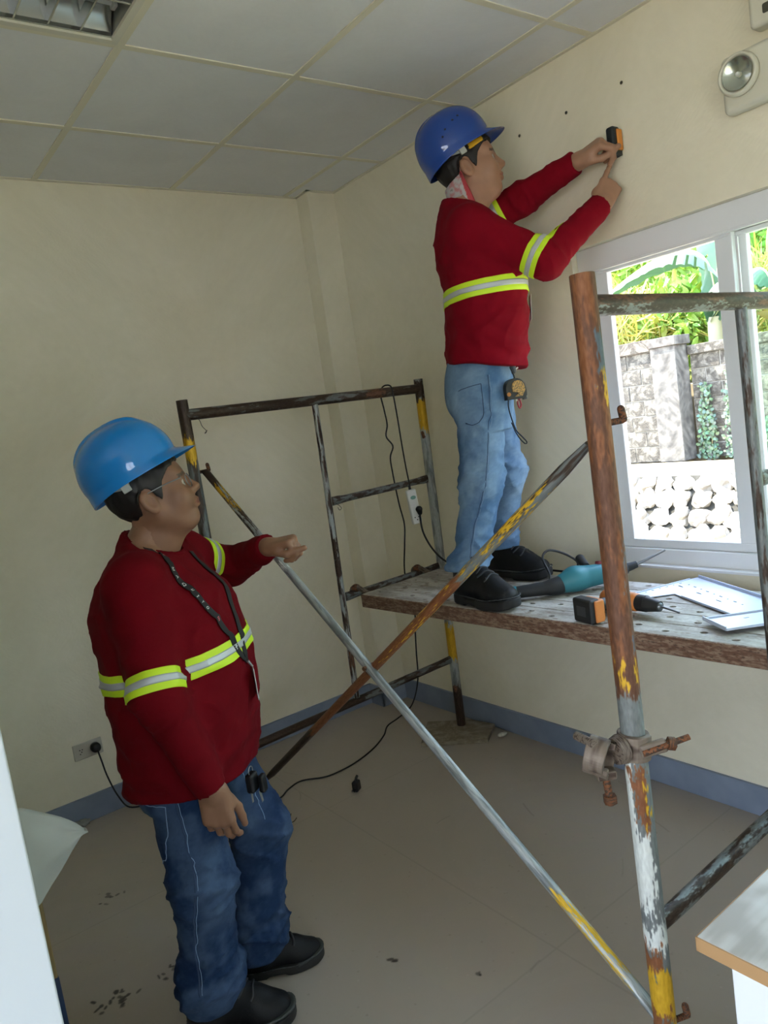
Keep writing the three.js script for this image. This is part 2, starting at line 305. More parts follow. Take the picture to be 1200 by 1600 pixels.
for (let k = 0; k < 5; k++) {
  const z0 = edges[k] + (k ? -0.02 : 0), z1 = edges[k + 1] + 0.0, xo = k % 2 ? 2.468 : 2.436, t = 0.028, y0 = WY0 + 0.062, y1 = WY1 - 0.086, lw = k ? 0.05 : 0.052, rw = k === 0 ? 0.058 : 0.05;
  const f = mesh('sash_frame', mergeGeometries([rbox(xo, xo + t, y0, y0 + 0.032, z0, z1), rbox(xo, xo + t, y1 - 0.016, y1, z0, z1), rbox(xo, xo + t, y0 + 0.03, y1 - 0.014, z0, z0 + lw), rbox(xo, xo + t, y0 + 0.03, y1 - 0.014, z1 - rw, z1)]), sashMat, win);
  mesh('pane', box(xo + 0.011, xo + 0.015, y0 + 0.03, y1 - 0.014, z0 + lw - 0.003, z1 - rw + 0.003), k === 0 ? clearGlass : greenGlass, f);
}
const win2 = struct('window_2', 'white framed window in the wall behind the viewer');
mesh('outer_frame', mergeGeometries([rbox(RX0, RX1, RY0, RY0 + 0.06, ZF + 0.04, ZF + 0.1), rbox(RX0, RX1, RY1 - 0.06, RY1, ZF + 0.04, ZF + 0.1), ...[0, 1, 2].map((k) => { const x = lerp(RX0, RX1 - 0.06, k / 2); return rbox(x, x + 0.06, RY0 + 0.058, RY1 - 0.058, ZF + 0.045, ZF + 0.095); })]), frameMat, win2);
for (let k = 0; k < 2; k++) mesh('pane', box(lerp(RX0, RX1 - 0.06, k / 2) + 0.058, lerp(RX0, RX1 - 0.06, (k + 1) / 2) + 0.002, RY0 + 0.058, RY1 - 0.058, ZF + 0.068, ZF + 0.072), clearGlass, win2);
mesh('interlock_strip', rbox(2.43, 2.437, WY0 + 0.1, WY1 - 0.11, -1.248, -1.24, 0.002), sashMat, win);

// ---------------------------------------------------------------- scaffold
const RUST = [0.40, 0.265, 0.19], RUST2 = [0.50, 0.31, 0.18], DARK = [0.23, 0.17, 0.13], GALV = [0.66, 0.68, 0.67], GALVD = [0.46, 0.48, 0.475], YEL = [0.80, 0.63, 0.12], WHT = [0.86, 0.88, 0.86];
// paint along a tube: zones [v0, v1, colour, coverage, u0, u1] over a base; edges are ragged chips
function pipeTex(base, alt, altAmt, zones, s, W = 96, H = 512) {
  return dataTex(W, H, (u, v) => {
    const n = fbm(Math.cos(u * 6.283) * 1.1 + s, v * 14, Math.sin(u * 6.283) * 1.1 + s * 2, 4), fine = fbm(Math.cos(u * 6.283) * 5 + s, v * 90, Math.sin(u * 6.283) * 5, 3);
    let c = mix3(base, alt, sstep(-0.12, 0.12, n + altAmt + fine * 0.3));
    for (const [v0, v1, col, cov = 1, u0 = -1, u1 = 2, cov2 = 0] of zones) {
      const e = Math.min(v - v0, v1 - v) * 60, eu = Math.min(u - u0, u1 - u) * 14, m = Math.min(e, eu, 0.7) + n * 2.4 + fine * 2.0 + (cov - 1) * 2.2;
      c = mix3(c, col, sstep(-0.12, 0.2, m) * (1 - cov2));
    }
    const g = fine * 0.14 + n * 0.05; return [c[0] + g, c[1] + g, c[2] + g];
  });
}
const steel = (tex, metal = 0.35, rough = 0.5) => M({ map: tex, metalness: metal, roughness: rough, bumpMap: rustBump, bumpScale: 0.0006 });
const rustBump = dataTex(128, 256, (u, v) => { const n = 0.5 + torus(u, v, 26, 3, 4) * 0.8; return [n, n, n]; }, false); rustBump.repeat.set(1, 4);
const mats = {
  f1Left: steel(pipeTex(GALVD, DARK, 0.0, [[0.885, 0.955, YEL, 1.4], [0.955, 1.1, DARK, 2], [0, 0.1, DARK, 1.6]], 1)),
  f1Right: steel(pipeTex(GALV, GALVD, -0.05, [[0.86, 0.95, YEL, 1.05], [0.955, 0.985, DARK, 1.3], [0.21, 0.285, YEL, 1.4], [-0.1, 0.075, DARK, 2]], 2), 0.45),
  f1Top: steel(pipeTex(GALVD, DARK, 0.12, [[0.72, 0.82, RUST, 0.7], [0.2, 0.4, DARK, 1]], 3)),
  f1Mid: steel(pipeTex(GALV, DARK, -0.05, [[0.42, 0.55, DARK, 1.1], [0.1, 0.2, RUST, 0.6]], 4), 0.45),
  rung: steel(pipeTex(GALVD, DARK, 0.0, [], 5), 0.4),
  rungLow: steel(pipeTex(GALVD, DARK, 0.05, [[-0.1, 0.5, DARK, 1.7]], 6), 0.4),
  f2Left: steel(pipeTex(RUST, RUST2, -0.05, [[-0.1, 0.468, GALVD, 3], [0.34, 0.452, WHT, 1.2, 0.02, 0.22], [0.285, 0.36, WHT, 1.35, 0.06, 0.3], [0.385, 0.45, RUST2, 1.0, 0.2, 0.42], [0.385, 0.44, YEL, 0.72, 0.34, 0.5], [0.23, 0.252, WHT, 1.2], [0.19, 0.228, RUST2, 1.05, 0.05, 0.36], [0.152, 0.185, YEL, 1.5], [-0.1, 0.148, RUST2, 1.0, 0.0, 0.4], [0.54, 0.585, YEL, 0.66, 0.12, 0.5], [0.878, 0.91, YEL, 1.0, 0.4, 0.6], [0.9, 0.935, [0.33, 0.38, 0.42], 1.1, 0.4, 0.66], [0.58, 0.72, [0.36, 0.40, 0.46], 0.62, 0.42, 0.7]], 7), 0.15, 0.62),
  f2Top: steel(pipeTex(DARK, RUST, -0.12, [[0.0, 0.55, GALVD, 0.62, 0.0, 0.45]], 8), 0.2),
  f2Mid: steel(pipeTex(GALVD, DARK, -0.12, [], 9), 0.4), f2Low: steel(pipeTex(DARK, GALVD, -0.02, [], 10), 0.3),
  brace1: steel(pipeTex(GALV, GALVD, -0.05, [[-0.1, 0.04, DARK, 1.5], [0.04, 0.2, DARK, 0.85], [0.05, 0.13, YEL, 0.75], [0.85, 0.965, YEL, 0.68], [0.27, 0.29, WHT, 0.8]], 11), 0.35),
  brace2: steel(pipeTex(GALVD, DARK, -0.05, [[0.06, 0.36, YEL, 0.62], [0.28, 0.78, RUST2, 2.0], [0.25, 0.5, YEL, 0.42], [0.78, 1.1, DARK, 2]], 12), 0.2, 0.62),
  clamp: steel(pipeTex([0.50, 0.45, 0.40], DARK, -0.1, [], 13), 0.25, 0.6), bolt: steel(pipeTex(RUST2, DARK, -0.02, [], 14), 0.2, 0.6),
};
mats.f2Left.map.offset.set(-0.55, 0);
const wireMat = M({ color: '#4a4640', metalness: 0.5, roughness: 0.5 });
const pt = (a, b, t) => a.clone().lerp(b, t);
function lockPin(p, dir, parent, mat) { // flip-lock stud on a post
  const e = p.clone().addScaledVector(dir, 0.034); mesh('brace_pin', rod(p, e, 0.0065, 0.0065, 10), mat, parent);
  mesh('pin_latch', orient(new THREE.CapsuleGeometry(0.0075, 0.02, 3, 8).translate(0, 0.0, 0), e.clone().add(V(0, 0.012, 0)), e.clone().add(V(0.004, -0.03, 0.004))), mat, parent);
}
const scaffold = thing('scaffold', 'rusty steel tube scaffold with cross braces and a perforated board platform', 'scaffold');
const part = (name, label) => { const o = new THREE.Group(); o.name = name; if (label) o.userData = { label }; scaffold.add(o); return o; };
// frame A: by the back wall
const aL0 = V(1.118, 0.0, -2.70), aL = V(1.118, 1.735, -2.70), aR0 = V(2.268, 0.024, -2.722), aR = V(2.291, 1.72, -2.72);
const fA = part('end_frame', 'end frame with yellow paint bands');
mesh('post', pipe(aL0, aL, 0.0215), mats.f1Left, fA); mesh('post', pipe(aR0, aR, 0.0215), mats.f1Right, fA);
const aTop0 = pt(aL0, aL, 0.972).add(V(0, -0.008, 0)), aTop1 = pt(aR0, aR, 0.974), tA = (k) => pt(aTop0, aTop1, k);
mesh('top_tube', rod(aTop0, aTop1, 0.0215), mats.f1Top, fA);
const aM1 = tA(0.498), aM0 = V(aM1.x - 0.02, 0.372, -2.705);
mesh('inner_post', rod(aM0, aM1, 0.0135), mats.f1Mid, fA);
const lowA0 = pt(aL0, aL, 0.2), lowA1 = pt(aR0, aR, 0.2);
mesh('lower_tube', flatTube(lowA0, lowA1, 0.0165, 0.07, 0.45), mats.rungLow, fA);
for (const [hl, hr] of [[1.243, 1.252], [0.822, 0.828]]) {
  const l = pt(aM0, aM1, (hl - 0.372) / (aM1.y - 0.372)), r = pt(aR0, aR, (hr - 0.024) / 1.696);
  mesh('rung', flatTube(l, r, 0.0155, 0.09, 0.5), mats.rung, fA);
}
for (const hh of [0.2, 1.46]) { lockPin(pt(aL0, aL, hh / 1.735).add(V(0.018, 0, 0.008)), V(0.95, 0.05, 0.3).normalize(), fA, mats.bolt); lockPin(pt(aR0, aR, hh / 1.735).add(V(-0.015, 0, 0.012)), V(-0.75, -0.05, 0.66).normalize(), fA, mats.bolt); }
mesh('tie_wire', tube([[1.155, 1.672, -2.682], [1.165, 1.65, -2.676], [1.172, 1.63, -2.68], [1.185, 1.607, -2.676], [1.176, 1.6, -2.68], [1.188, 1.612, -2.675]], 0.0013, 20, 5), wireMat, fA);
mesh('tie_wire', tube([[1.715, 1.235, -2.69], [1.73, 1.222, -2.686], [1.742, 1.208, -2.69], [1.73, 1.202, -2.688], [1.722, 1.216, -2.686]], 0.0013, 20, 5), wireMat, fA);
// frame B: the near one
const bL0 = V(1.190, 0.0, -0.899), bL = V(1.182, 1.765, -0.897), bR0 = V(2.345, 0, -0.93), bR = V(2.345, 1.765, -0.93);
const fB = part('end_frame', 'rusty near end frame');
const bPost = pipe(bL0, bL, 0.0235, 0.0035, 32);
mesh('post', bPost, mats.f2Left, fB); mesh('post', pipe(bR0, bR, 0.0215), mats.f1Right, fB);
const bT0 = V(1.19, 1.707, -0.897), bT1 = V(2.345, 1.707, -0.93);
mesh('top_tube', rod(bT0, bT1, 0.0205), mats.f2Top, fB);
const bM1 = pt(bT0, bT1, 0.51), bM0 = V(1.80, 0.44, -0.915);
mesh('inner_post', rod(bM0, bM1, 0.0135), mats.f2Mid, fB);
mesh('lower_tube', flatTube(V(1.19, 0.438, -0.899), V(2.345, 0.438, -0.93), 0.0185, 0.07, 0.35), mats.f2Low, fB);
for (const hh of [1.28, 0.825]) mesh('rung', flatTube(V(1.795, hh, -0.915), V(2.345, hh, -0.93), 0.0155, 0.09, 0.5), mats.rung, fB);
for (const hh of [0.215, 1.485]) { const p = pt(bL0, bL, hh / 1.765); lockPin(p.clone().add(V(0.02, 0, 0.004)), V(0.9, 0.03, 0.42).normalize(), fB, mats.bolt); }
// cross braces on the open side
function brace(a, b, mat, label, off) {
  const t = part('cross_brace', label);
  a = a.clone().add(off); b = b.clone().add(off);
  mesh('brace_tube', flatTube(a, b, 0.0135, 0.07, 0.6), mat, t);
  const c = pt(a, b, 0.5); mesh('pivot_bolt', rod(c.clone().add(V(-0.02, 0, 0.004)), c.clone().add(V(0.02, 0, -0.004)), 0.007, 0.007, 8), mats.bolt, t);
  return t;
}
const aPinU = V(1.155, 1.462, -2.685), aPinD = V(1.155, 0.2, -2.685), bPinU = V(1.16, 1.452, -0.925), bPinD = V(1.186, 0.226, -0.902);
brace(aPinU, bPinD, mats.brace1, 'grey scaffold cross brace sloping down towards the viewer', V(0, 0, 0));
brace(bPinU, aPinD, mats.brace2, 'rusty cross brace rising to the near post', V(0.030, 0, 0));
// swivel coupler clamped round the near post
{
  const c = pt(bL0, bL, 0.842 / 1.765), t = part('swivel_coupler', 'weathered steel coupler'); t.position.copy(c);
  t.rotation.y = -0.65; // local +x towards image right, +z towards the viewer
  const half = (r, len, a0, a1, th) => { // curved saddle
    const s = new THREE.Shape(), n = 18; for (let i = 0; i <= n; i++) { const a = lerp(a0, a1, i / n); i ? s.lineTo(Math.cos(a) * (r + th), Math.sin(a) * (r + th)) : s.moveTo(Math.cos(a) * (r + th), Math.sin(a) * (r + th)); }
    for (let i = n; i >= 0; i--) { const a = lerp(a0, a1, i / n); s.lineTo(Math.cos(a) * r, Math.sin(a) * r); }
    const g = new THREE.ExtrudeGeometry(s, { depth: len, bevelEnabled: true, bevelSize: 0.002, bevelThickness: 0.002, bevelSegments: 2, steps: 1 }); g.translate(0, 0, -len / 2); return g;
  };
  const saddle = half(0.0245, 0.048, 0.6, 5.4, 0.007); saddle.rotateX(Math.PI / 2); saddle.rotateZ(-0.1);
  mesh('saddle', saddle, mats.clamp, t);
  const flap = half(0.0255, 0.034, -1.1, 0.9, 0.006); flap.rotateX(Math.PI / 2); flap.rotateZ(0.12);
  mesh('flap', flap, mats.clamp, t);
  mesh('lug', rbox(0.0, 0.055, -0.016, 0.012, 0.024, 0.038, 0.006, 3).rotateZ(0.15), mats.clamp, t);
  mesh('eye_bolt', rod(V(0.005, -0.004, 0.036), V(0.098, 0.018, 0.036), 0.007, 0.006, 10), mats.bolt, t);
  mesh('nut', new THREE.CylinderGeometry(0.013, 0.013, 0.014, 6).rotateZ(Math.PI / 2 - 0.23).translate(0.062, 0.009, 0.036), mats.bolt, t);
  mesh('swivel_disc', rod(V(-0.03, 0.0, 0.012), V(-0.046, 0.0, 0.02), 0.03, 0.026, 24), mats.clamp, t);
  // empty second saddle turned on its side
  const s2 = half(0.026, 0.046, 0.9, 5.2, 0.007); s2.rotateZ(2.4); s2.rotateX(0.25); s2.rotateY(1.05); s2.translate(-0.078, -0.006, 0.026);
  mesh('saddle', s2, mats.clamp, t);
  mesh('flap', half(0.028, 0.036, -0.6, 2.3, 0.006).rotateZ(2.0).rotateX(0.25).rotateY(1.05).translate(-0.082, 0.004, 0.03), mats.clamp, t);
  mesh('hinge', rod(V(-0.112, 0.034, 0.0), V(-0.09, 0.036, 0.052), 0.009, 0.009, 12), mats.clamp, t);
  mesh('eye_bolt', rod(V(-0.072, -0.03, 0.032), V(-0.068, -0.1, 0.036), 0.0075, 0.0075, 10), mats.bolt, t);
  mesh('nut', new THREE.CylinderGeometry(0.0135, 0.0135, 0.016, 6).translate(-0.0685, -0.088, 0.036), mats.bolt, t);
  mesh('fork', rbox(-0.09, -0.052, -0.045, -0.026, 0.02, 0.048, 0.005, 2), mats.clamp, t);
}
// work platform
const PT = 0.85, plat = part('platform', 'dirty perforated board platform'); plat.position.set(1.70, 0, -2.57);
plat.rotation.y = 0.058;
const PLEN = 1.82, PW = 0.5, NP = 5;
const boardMats = [0, 1, 2].map((k) => M({ map: dataTex(256, 1024, (u, v) => {
  const n = fbm(u * 5 + k * 7, v * 14, k * 3.3, 5), s = fbm(u * 18 + k, v * 5, 9, 3), f = fbm(u * 40, v * 160, k, 2);
  let c = mix3([0.57, 0.54, 0.50], [0.72, 0.70, 0.665], sstep(-0.3, 0.35, n + s * 0.5)); c = mix3(c, [0.42, 0.34, 0.28], sstep(0.12, 0.4, fbm(u * 14 + 20, v * 40 + k * 5, 4.4, 4)) * 0.6);
  return [c[0] + f * 0.09, c[1] + f * 0.09, c[2] + f * 0.09];
}, true), roughness: 0.7, bumpMap: paintBump, bumpScale: 0.001 }));
boardMats.forEach((m) => m.map.repeat.set(3, 0.6));
for (let k = 0; k < NP; k++) {
  const w = PW / NP - 0.008, s = new THREE.Shape(); s.moveTo(0, 0); s.lineTo(w, 0); s.lineTo(w, PLEN); s.lineTo(0, PLEN); s.closePath();
  for (let i = 0; i < 18; i++) { const y = 0.05 + i * 0.1 + (k % 2) * 0.045, x = w * (i % 2 ? 0.34 : 0.62); if (y < PLEN - 0.03) { const h = new THREE.Path(); h.absellipse(x, y, 0.0095, 0.0125, 0, Math.PI * 2); s.holes.push(h); } }
  const g = new THREE.ExtrudeGeometry(s, { depth: 0.022, bevelEnabled: true, bevelSize: 0.0015, bevelThickness: 0.0015, bevelSegments: 1, curveSegments: 5 });
  g.rotateX(Math.PI / 2); g.translate(k * PW / NP + 0.004, PT - 0.0015 - rr(0, 0.0015), 0);
  mesh('plank', g, boardMats[(k * 2) % 3], plat);
}
const edgeMat = M({ map: dataTex(1024, 64, (u, v) => { const n = fbm(u * 40, v * 4, 2, 5), m = fbm(u * 90, v * 9, 7, 3); let c = mix3([0.40, 0.28, 0.21], [0.56, 0.47, 0.39], sstep(-0.3, 0.35, n + m * 0.8)); c = mix3(c, [0.28, 0.2, 0.15], sstep(0.05, 0.4, fbm(u * 160 + 8, v * 9, 5, 4)) * 0.8); return c; }), roughness: 0.75 });
edgeMat.map.repeat.set(1 / 1.82, 18);
mesh('side_rail', rbox(-0.004, 0.018, PT - 0.056, PT - 0.002, -0.004, PLEN, 0.003), edgeMat, plat); mesh('side_rail', rbox(PW - 0.018, PW + 0.004, PT - 0.056, PT - 0.002, -0.004, PLEN, 0.003), edgeMat, plat);
mesh('end_rail', rbox(0.018, PW - 0.018, PT - 0.054, PT - 0.024, 0.0, 0.02, 0.003), edgeMat, plat); mesh('end_rail', rbox(0.018, PW - 0.018, PT - 0.054, PT - 0.024, PLEN - 0.02, PLEN, 0.003), edgeMat, plat);
for (let i = 1; i < 5; i++) mesh('cross_member', box(0.018, PW - 0.018, PT - 0.05, PT - 0.026, i * PLEN / 5 - 0.012, i * PLEN / 5 + 0.012), edgeMat, plat);
for (const x of [0.065, PW - 0.065]) { mesh('hook', tube([[x, PT - 0.03, 0.02], [x, PT - 0.012, -0.06], [x, PT + 0.004, -0.115], [x, PT - 0.006, -0.15], [x, PT - 0.035, -0.157]], 0.011, 18, 8), mats.clamp, plat); mesh('hook_collar', new THREE.SphereGeometry(0.02, 12, 8).scale(1, 0.9, 1.1).translate(x, PT + 0.0, -0.122), mats.bolt, plat); }
// square board under one post
{
  const g = new THREE.ExtrudeGeometry((() => { const s = new THREE.Shape(); s.moveTo(2.016, 2.735); s.lineTo(2.235, 2.51); s.lineTo(2.372, 2.60); s.lineTo(2.345, 2.73); s.lineTo(2.20, 2.90); s.closePath(); return s; })(), { depth: 0.016, bevelEnabled: true, bevelSize: 0.002, bevelThickness: 0.002, bevelSegments: 1 });
  g.rotateX(-Math.PI / 2); g.translate(0, 0.002, 0);
  const tex = dataTex(256, 256, (u, v) => { const n = torus(u, v, 10, 4, 6), m = torus(u, v, 40, 2, 2); return mix3([0.50, 0.455, 0.38], [0.62, 0.59, 0.52], sstep(-0.35, 0.4, n + m * 0.5)); }); tex.repeat.set(2.4, 2.4);
  tagMesh('plywood_offcut', g, M({ map: tex, roughness: 0.85 }), 'plaster stained plywood offcut under the far scaffold post', 'board');
}

// ---------------------------------------------------------------- people
const skinFn = (eyes) => M({ vertexColors: true, roughness: 0.5 });
const weave = dataTex(128, 128, (u, v) => { const n = 0.5 + 0.28 * Math.sin((u + v) * 6.2832 * 32) + torus(u, v, 60, 2, 3) * 0.5; return [n, n, n]; }, false); weave.repeat.set(9, 9);
const knit = dataTex(128, 128, (u, v) => { const n = 0.5 + 0.2 * Math.sin(u * 6.2832 * 40) * Math.cos(v * 6.2832 * 40) + torus(u, v, 50, 2, 1) * 0.5; return [n, n, n]; }, false); knit.repeat.set(8, 8);
const cloth = (o) => new THREE.MeshPhysicalMaterial({ specularIntensity: 0.25, roughness: 0.9, ...o });
const shirtMat = cloth({ vertexColors: true, bumpMap: knit, bumpScale: 0.0004 });
const jeanMat = cloth({ vertexColors: true, bumpMap: weave, bumpScale: 0.0005 });
const neonMat = M({ color: lin(0.62, 0.86, 0.02), roughness: 0.6 }), silverMat = M({ color: lin(0.52, 0.55, 0.57), roughness: 0.45, metalness: 0.25 });
const hairMat = M({ color: '#14100e', roughness: 0.55 }), bootMat = cloth({ color: '#141516', roughness: 0.55, bumpMap: knit, bumpScale: 0.0006, specularIntensity: 0.5 }), soleMat = M({ color: '#121213', roughness: 0.7 }), laceMat = M({ color: '#2c2d30', roughness: 0.8 });
const strapMat = M({ color: '#a9aca6', roughness: 0.6 }), stitchMat = M({ color: '#7d97b4', roughness: 0.8 }), darkSeam = M({ color: '#2a3e5c', roughness: 0.85 });
const sub = (a, b) => [a[0] - b[0], a[1] - b[1], a[2] - b[2]], add = (a, b) => [a[0] + b[0], a[1] + b[1], a[2] + b[2]], mul = (a, s) => [a[0] * s, a[1] * s, a[2] * s];
const nrm = (a) => mul(a, 1 / Math.hypot(...a)), crs = (a, b) => [a[1] * b[2] - a[2] * b[1], a[2] * b[0] - a[0] * b[2], a[0] * b[1] - a[1] * b[0]], dot = (a, b) => a[0] * b[0] + a[1] * b[1] + a[2] * b[2];
const lp = (a, b, t) => [lerp(a[0], b[0], t), lerp(a[1], b[1], t), lerp(a[2], b[2], t)];

// hand: bones as tapered capsules. dir = wrist to knuckles, back = out of the back of the hand, side = +1/-1 which way the thumb lies along dir x back
function handBones(w, dir, back, side, curl, thumb, s = 1) {
  const d = nrm(dir), t = mul(nrm(crs(d, back)), side), b = nrm(crs(t, d)), bk = dot(b, back) > 0 ? b : mul(b, -1);
  const P = (x, y, z) => add(w, add(mul(t, x * s), add(mul(d, y * s), mul(bk, z * s)))), palm = [], fingers = [];
  const base = [[0.030, 0.088], [0.010, 0.093], [-0.011, 0.089], [-0.030, 0.080]], len = [[0.040, 0.025, 0.021], [0.044, 0.028, 0.022], [0.040, 0.026, 0.021], [0.031, 0.02, 0.019]], rad = [0.0096, 0.0098, 0.0092, 0.0082];
  base.forEach(([x, y], i) => {
    palm.push(cap(P(x * 0.72, 0.006, 0), P(x, y, 0.002), 0.0165 * s, 0.0125 * s));
    let a = 0, p = [x, y, 0.002]; const tilt = x * 0.6;
    const chain = len[i].map((L, j) => { a += curl[i][j]; const q = [p[0] + tilt * L, p[1] + Math.cos(a) * L, p[2] - Math.sin(a) * L], c = cap(P(...p), P(...q), (rad[i] - j * 0.0007) * s, (rad[i] - 0.0007 - j * 0.0007) * s); p = q; return c; });
    fingers.push(uni(chain, 0.004 * s));
  });
  palm.push(cap(P(0.018, 0.015, -0.008), P(0.034, 0.05, -0.014), 0.019 * s, 0.015 * s)); // ball of the thumb
  palm.push(cap(P(0, -0.012, 0), P(0, 0.01, 0), 0.025 * s, 0.025 * s)); // wrist
  const th = []; let p = [0.036, 0.042, -0.014]; thumb.forEach((v, j) => { const L = [0.038, 0.033, 0.026][j], q = [p[0] + v[0] * L, p[1] + v[1] * L, p[2] + v[2] * L]; th.push(cap(P(...p), P(...q), (0.0125 - j * 0.0012) * s, (0.0113 - j * 0.0013) * s)); p = q; });
  fingers.push(uni(th, 0.005 * s));
  const pf = uni(palm, 0.014 * s), all = [pf, ...fingers], sdf = (x, y, z) => { let v = pf(x, y, z); for (let i = 1; i < all.length; i++) v = smin(v, all[i](x, y, z), 0.005 * s); return v; };
  return { sdf, center: P(0.0, 0.07, -0.01), P };
}
// head in its own axes: x to its left... built symmetric, y up, z forward, origin between the ears
const headField = (() => {
  const parts = [ell([0, 0.034, -0.016], [0.077, 0.090, 0.098]), ell([0, -0.035, 0.03], [0.061, 0.08, 0.066]), ell([0, -0.097, 0.056], [0.026, 0.022, 0.026]), cap([0.052, -0.05, 0], [0.02, -0.098, 0.05], 0.022, 0.02), cap([-0.052, -0.05, 0], [-0.02, -0.098, 0.05], 0.022, 0.02), ell([0.037, -0.036, 0.062], [0.03, 0.034, 0.028]), ell([-0.037, -0.036, 0.062], [0.03, 0.034, 0.028]), cap([-0.032, 0.02, 0.078], [0.032, 0.02, 0.078], 0.014), ell([0, 0.045, 0.06], [0.055, 0.04, 0.03])];
  const base = uni(parts, 0.028), nose = uni([cap([0, 0.008, 0.09], [0, -0.028, 0.110], 0.0085, 0.0125), ell([0.014, -0.032, 0.098], [0.0105, 0.009, 0.012]), ell([-0.014, -0.032, 0.098], [0.0105, 0.009, 0.012])], 0.012);
  const lipU = cap([-0.019, -0.061, 0.088], [0.019, -0.061, 0.088], 0.008), lipU2 = ell([0, -0.059, 0.0955], [0.017, 0.0065, 0.008]), lipL = ell([0, -0.0725, 0.0925], [0.019, 0.0075, 0.0085]);
  const ear = (s) => { const o = ell([0, 0, 0], [0.011, 0.033, 0.021]), hole = ell([0.009, 0, 0.003], [0.008, 0.02, 0.0115]); return (x, y, z) => { const X = (x - s * 0.079) * s, Y = y + 0.012, Z = z + 0.012, c = 0.97, t = 0.25, y2 = Y * c - Z * t, z2 = Y * t + Z * c, x2 = X * 0.92 + z2 * 0.38, z3 = -X * 0.38 + z2 * 0.92; return smax(o(x2, y2, z3), -hole(x2, y2, z3), 0.006); }; };
  const earR = ear(1), earL = ear(-1), sock = [ell([0.031, -0.002, 0.102], [0.017, 0.011, 0.016]), ell([-0.031, -0.002, 0.102], [0.017, 0.011, 0.016])], eyes = [ell([0.031, -0.003, 0.079], [0.0135, 0.012, 0.0125]), ell([-0.031, -0.003, 0.079], [0.0135, 0.012, 0.0125])];
  const f = (x, y, z) => { let d = smin(base(x, y, z), nose(x, y, z), 0.014); d = smin(d, lipU(x, y, z), 0.01); d = smin(d, lipU2(x, y, z), 0.005); d = smin(d, lipL(x, y, z), 0.006); d = smax(d, -sock[0](x, y, z), 0.012); d = smax(d, -sock[1](x, y, z), 0.012); d = smin(d, Math.min(eyes[0](x, y, z), eyes[1](x, y, z)), 0.002); d = smin(d, earR(x, y, z), 0.006); return smin(d, earL(x, y, z), 0.006); };
  return { f, eyes };
})();

